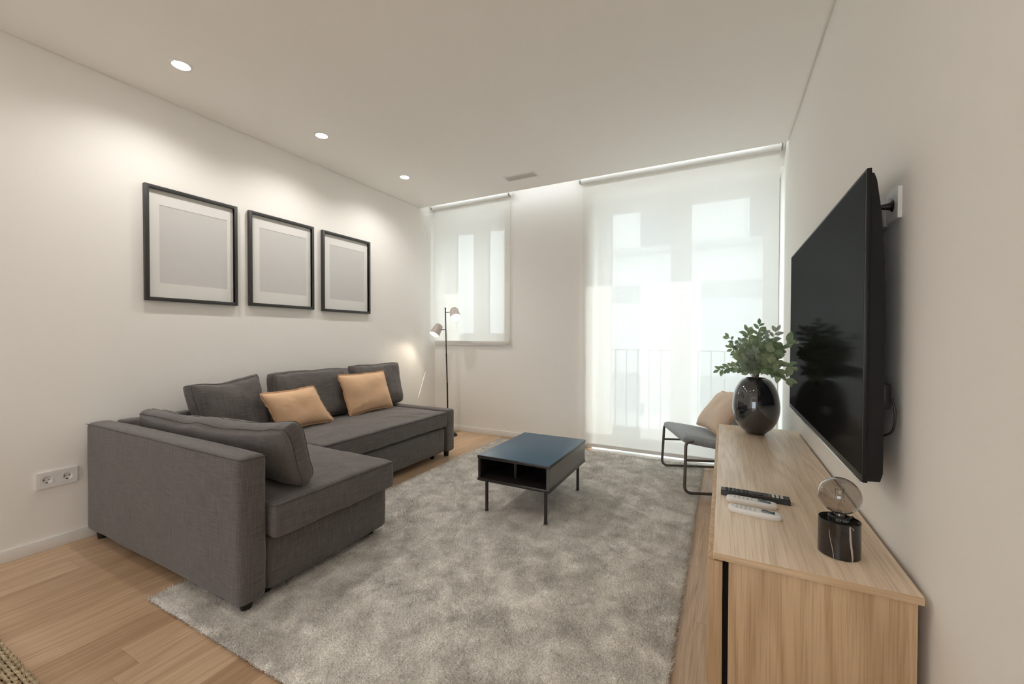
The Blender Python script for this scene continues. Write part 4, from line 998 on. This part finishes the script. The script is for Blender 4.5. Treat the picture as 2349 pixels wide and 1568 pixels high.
# ---------------------------------------------------------------- marble bulb lamp
BC = Vector((.294, 1.442, BZ)); BR_, BH = .0485, .098
bl = root('marble_table_lamp', 'black marble cylinder lamp with a large clear globe bulb', 'table lamp', tuple(BC))
bprof = [(0, 0), (BR_-.0015, 0), (BR_, .0015), (BR_, BH-.0015), (BR_-.0015, BH), (BR_-.004, BH), (BR_-.0045, BH-.004), (0, BH-.004)]
bb_ = part(MB().lathe(bprof, BC, 64), 'marble_base', M_marble, bl)
def vein(a0, a1, z0, z1, w, sd):
    r_ = random.Random(sd); vs = []; fs = []; n_ = 22
    for i in range(n_+1):
        t = i/n_; a = a0+(a1-a0)*t+.012*math.sin(t*9+sd)+r_.uniform(-.006, .006); z = z0+(z1-z0)*t; ww = w*(.6+.5*math.sin(t*PI)**.5*r_.uniform(.85, 1.05))
        for s_ in (-1, 1):
            aa = a+s_*ww/BR_/2; rr = BR_+.00025; vs.append((BC.x+rr*math.cos(aa), BC.y+rr*math.sin(aa), BC.z+z))
    for i in range(n_): fs.append((2*i, 2*i+1, 2*i+3, 2*i+2))
    m = MB(); m.add(vs, fs, True); part(m, 'marble_vein', M_vein, bb_)
vein(-1.30, -1.12, BH-.002, .001, .0050, 1); vein(-2.25, -1.98, .078, .001, .0013, 2); vein(-1.24, -1.05, BH-.001, BH-.012, .0018, 3)
part(MB().lathe([(.0, BH-.004), (.026, BH-.004), (.026, BH+.008), (.0245, BH+.0095), (.019, BH+.0095), (.019, BH+.004), (0, BH+.004)], BC, 40), 'bulb_socket', M_brass, bl)
# socket lettering
cu = bpy.data.curves.new('socket_lettering', 'FONT'); cu.body = 'E27 MAX'; cu.size = .0085; cu.extrude = .0001; cu.align_x = 'CENTER'
to = bpy.data.objects.new('socket_lettering', cu); COL.objects.link(to)
dg = bpy.context.evaluated_depsgraph_get(); me = bpy.data.meshes.new_from_object(to.evaluated_get(dg)); bpy.data.objects.remove(to)
for v in me.vertices:
    a = -1.42+v.co.x/.0262; v.co = Vector((.0263*math.cos(a)+v.co.z*0, .0263*math.sin(a), BH+.0005+v.co.y))
me.materials.clear(); me.materials.append(pbr('white_ink', (.7, .7, .7), .6)); lo_ = bpy.data.objects.new('socket_lettering', me); COL.objects.link(lo_); lo_.parent = bl
GC = Vector((BC.x, BC.y, BC.z+.164)); GR = .0500
M_globe = thinglass('smoked_bulb_glass', (.72, .69, .66), ior=1.5, k=2.6)
gp = []
for k in range(30):
    a = PI*(k/29)*.93; gp.append((GR*math.sin(a), GR*math.cos(a)))
gp += [(.0125, -GR*.99-.004), (.012, -GR-.009)]
part(MB().lathe(gp, GC, 56), 'glass_globe', M_globe, bl)
m = MB(); m.lathe([(0, 0), (.009, 0), (.0035, .02), (.003, .05), (.0045, .055), (0, .057)], GC+Vector((0, 0, -GR-.005)), 20); part(m, 'glass_stem', thinglass('clear_stem', (.85, .85, .85), k=2), bl)
m = MB()
for k in range(4):
    a = k*PI/2+.4; p0 = GC+Vector((.004*math.cos(a), .004*math.sin(a), 0)); p1 = GC+Vector((.013*math.cos(a), .013*math.sin(a), .022)); p2 = GC+Vector((.011*math.cos(a+.6), .011*math.sin(a+.6), -.016))
    m.tube([p0, p1], .0004, 5); m.tube([p1, p2], .0006, 5)
part(m, 'filament', pbr('filament_wire', (.12, .09, .06), .4, metal=.5), bl)
m = MB(); m.tube([(BC.x+.030, BC.y+.020, BC.z+BH-.004), (BC.x+.036, BC.y+.030, BC.z+BH+.003), (BC.x+.042, BC.y+.034, BC.z+BH-.012), (BC.x+.043, BC.y+.032, BC.z+.03), (BC.x+.045, BC.y+.036, BC.z+.004)], .0028, 8, fillet=.008); part(m, 'cord', M_cable, bl)

for o in list(bpy.data.objects):
    if '_w' in o: del o['_w']
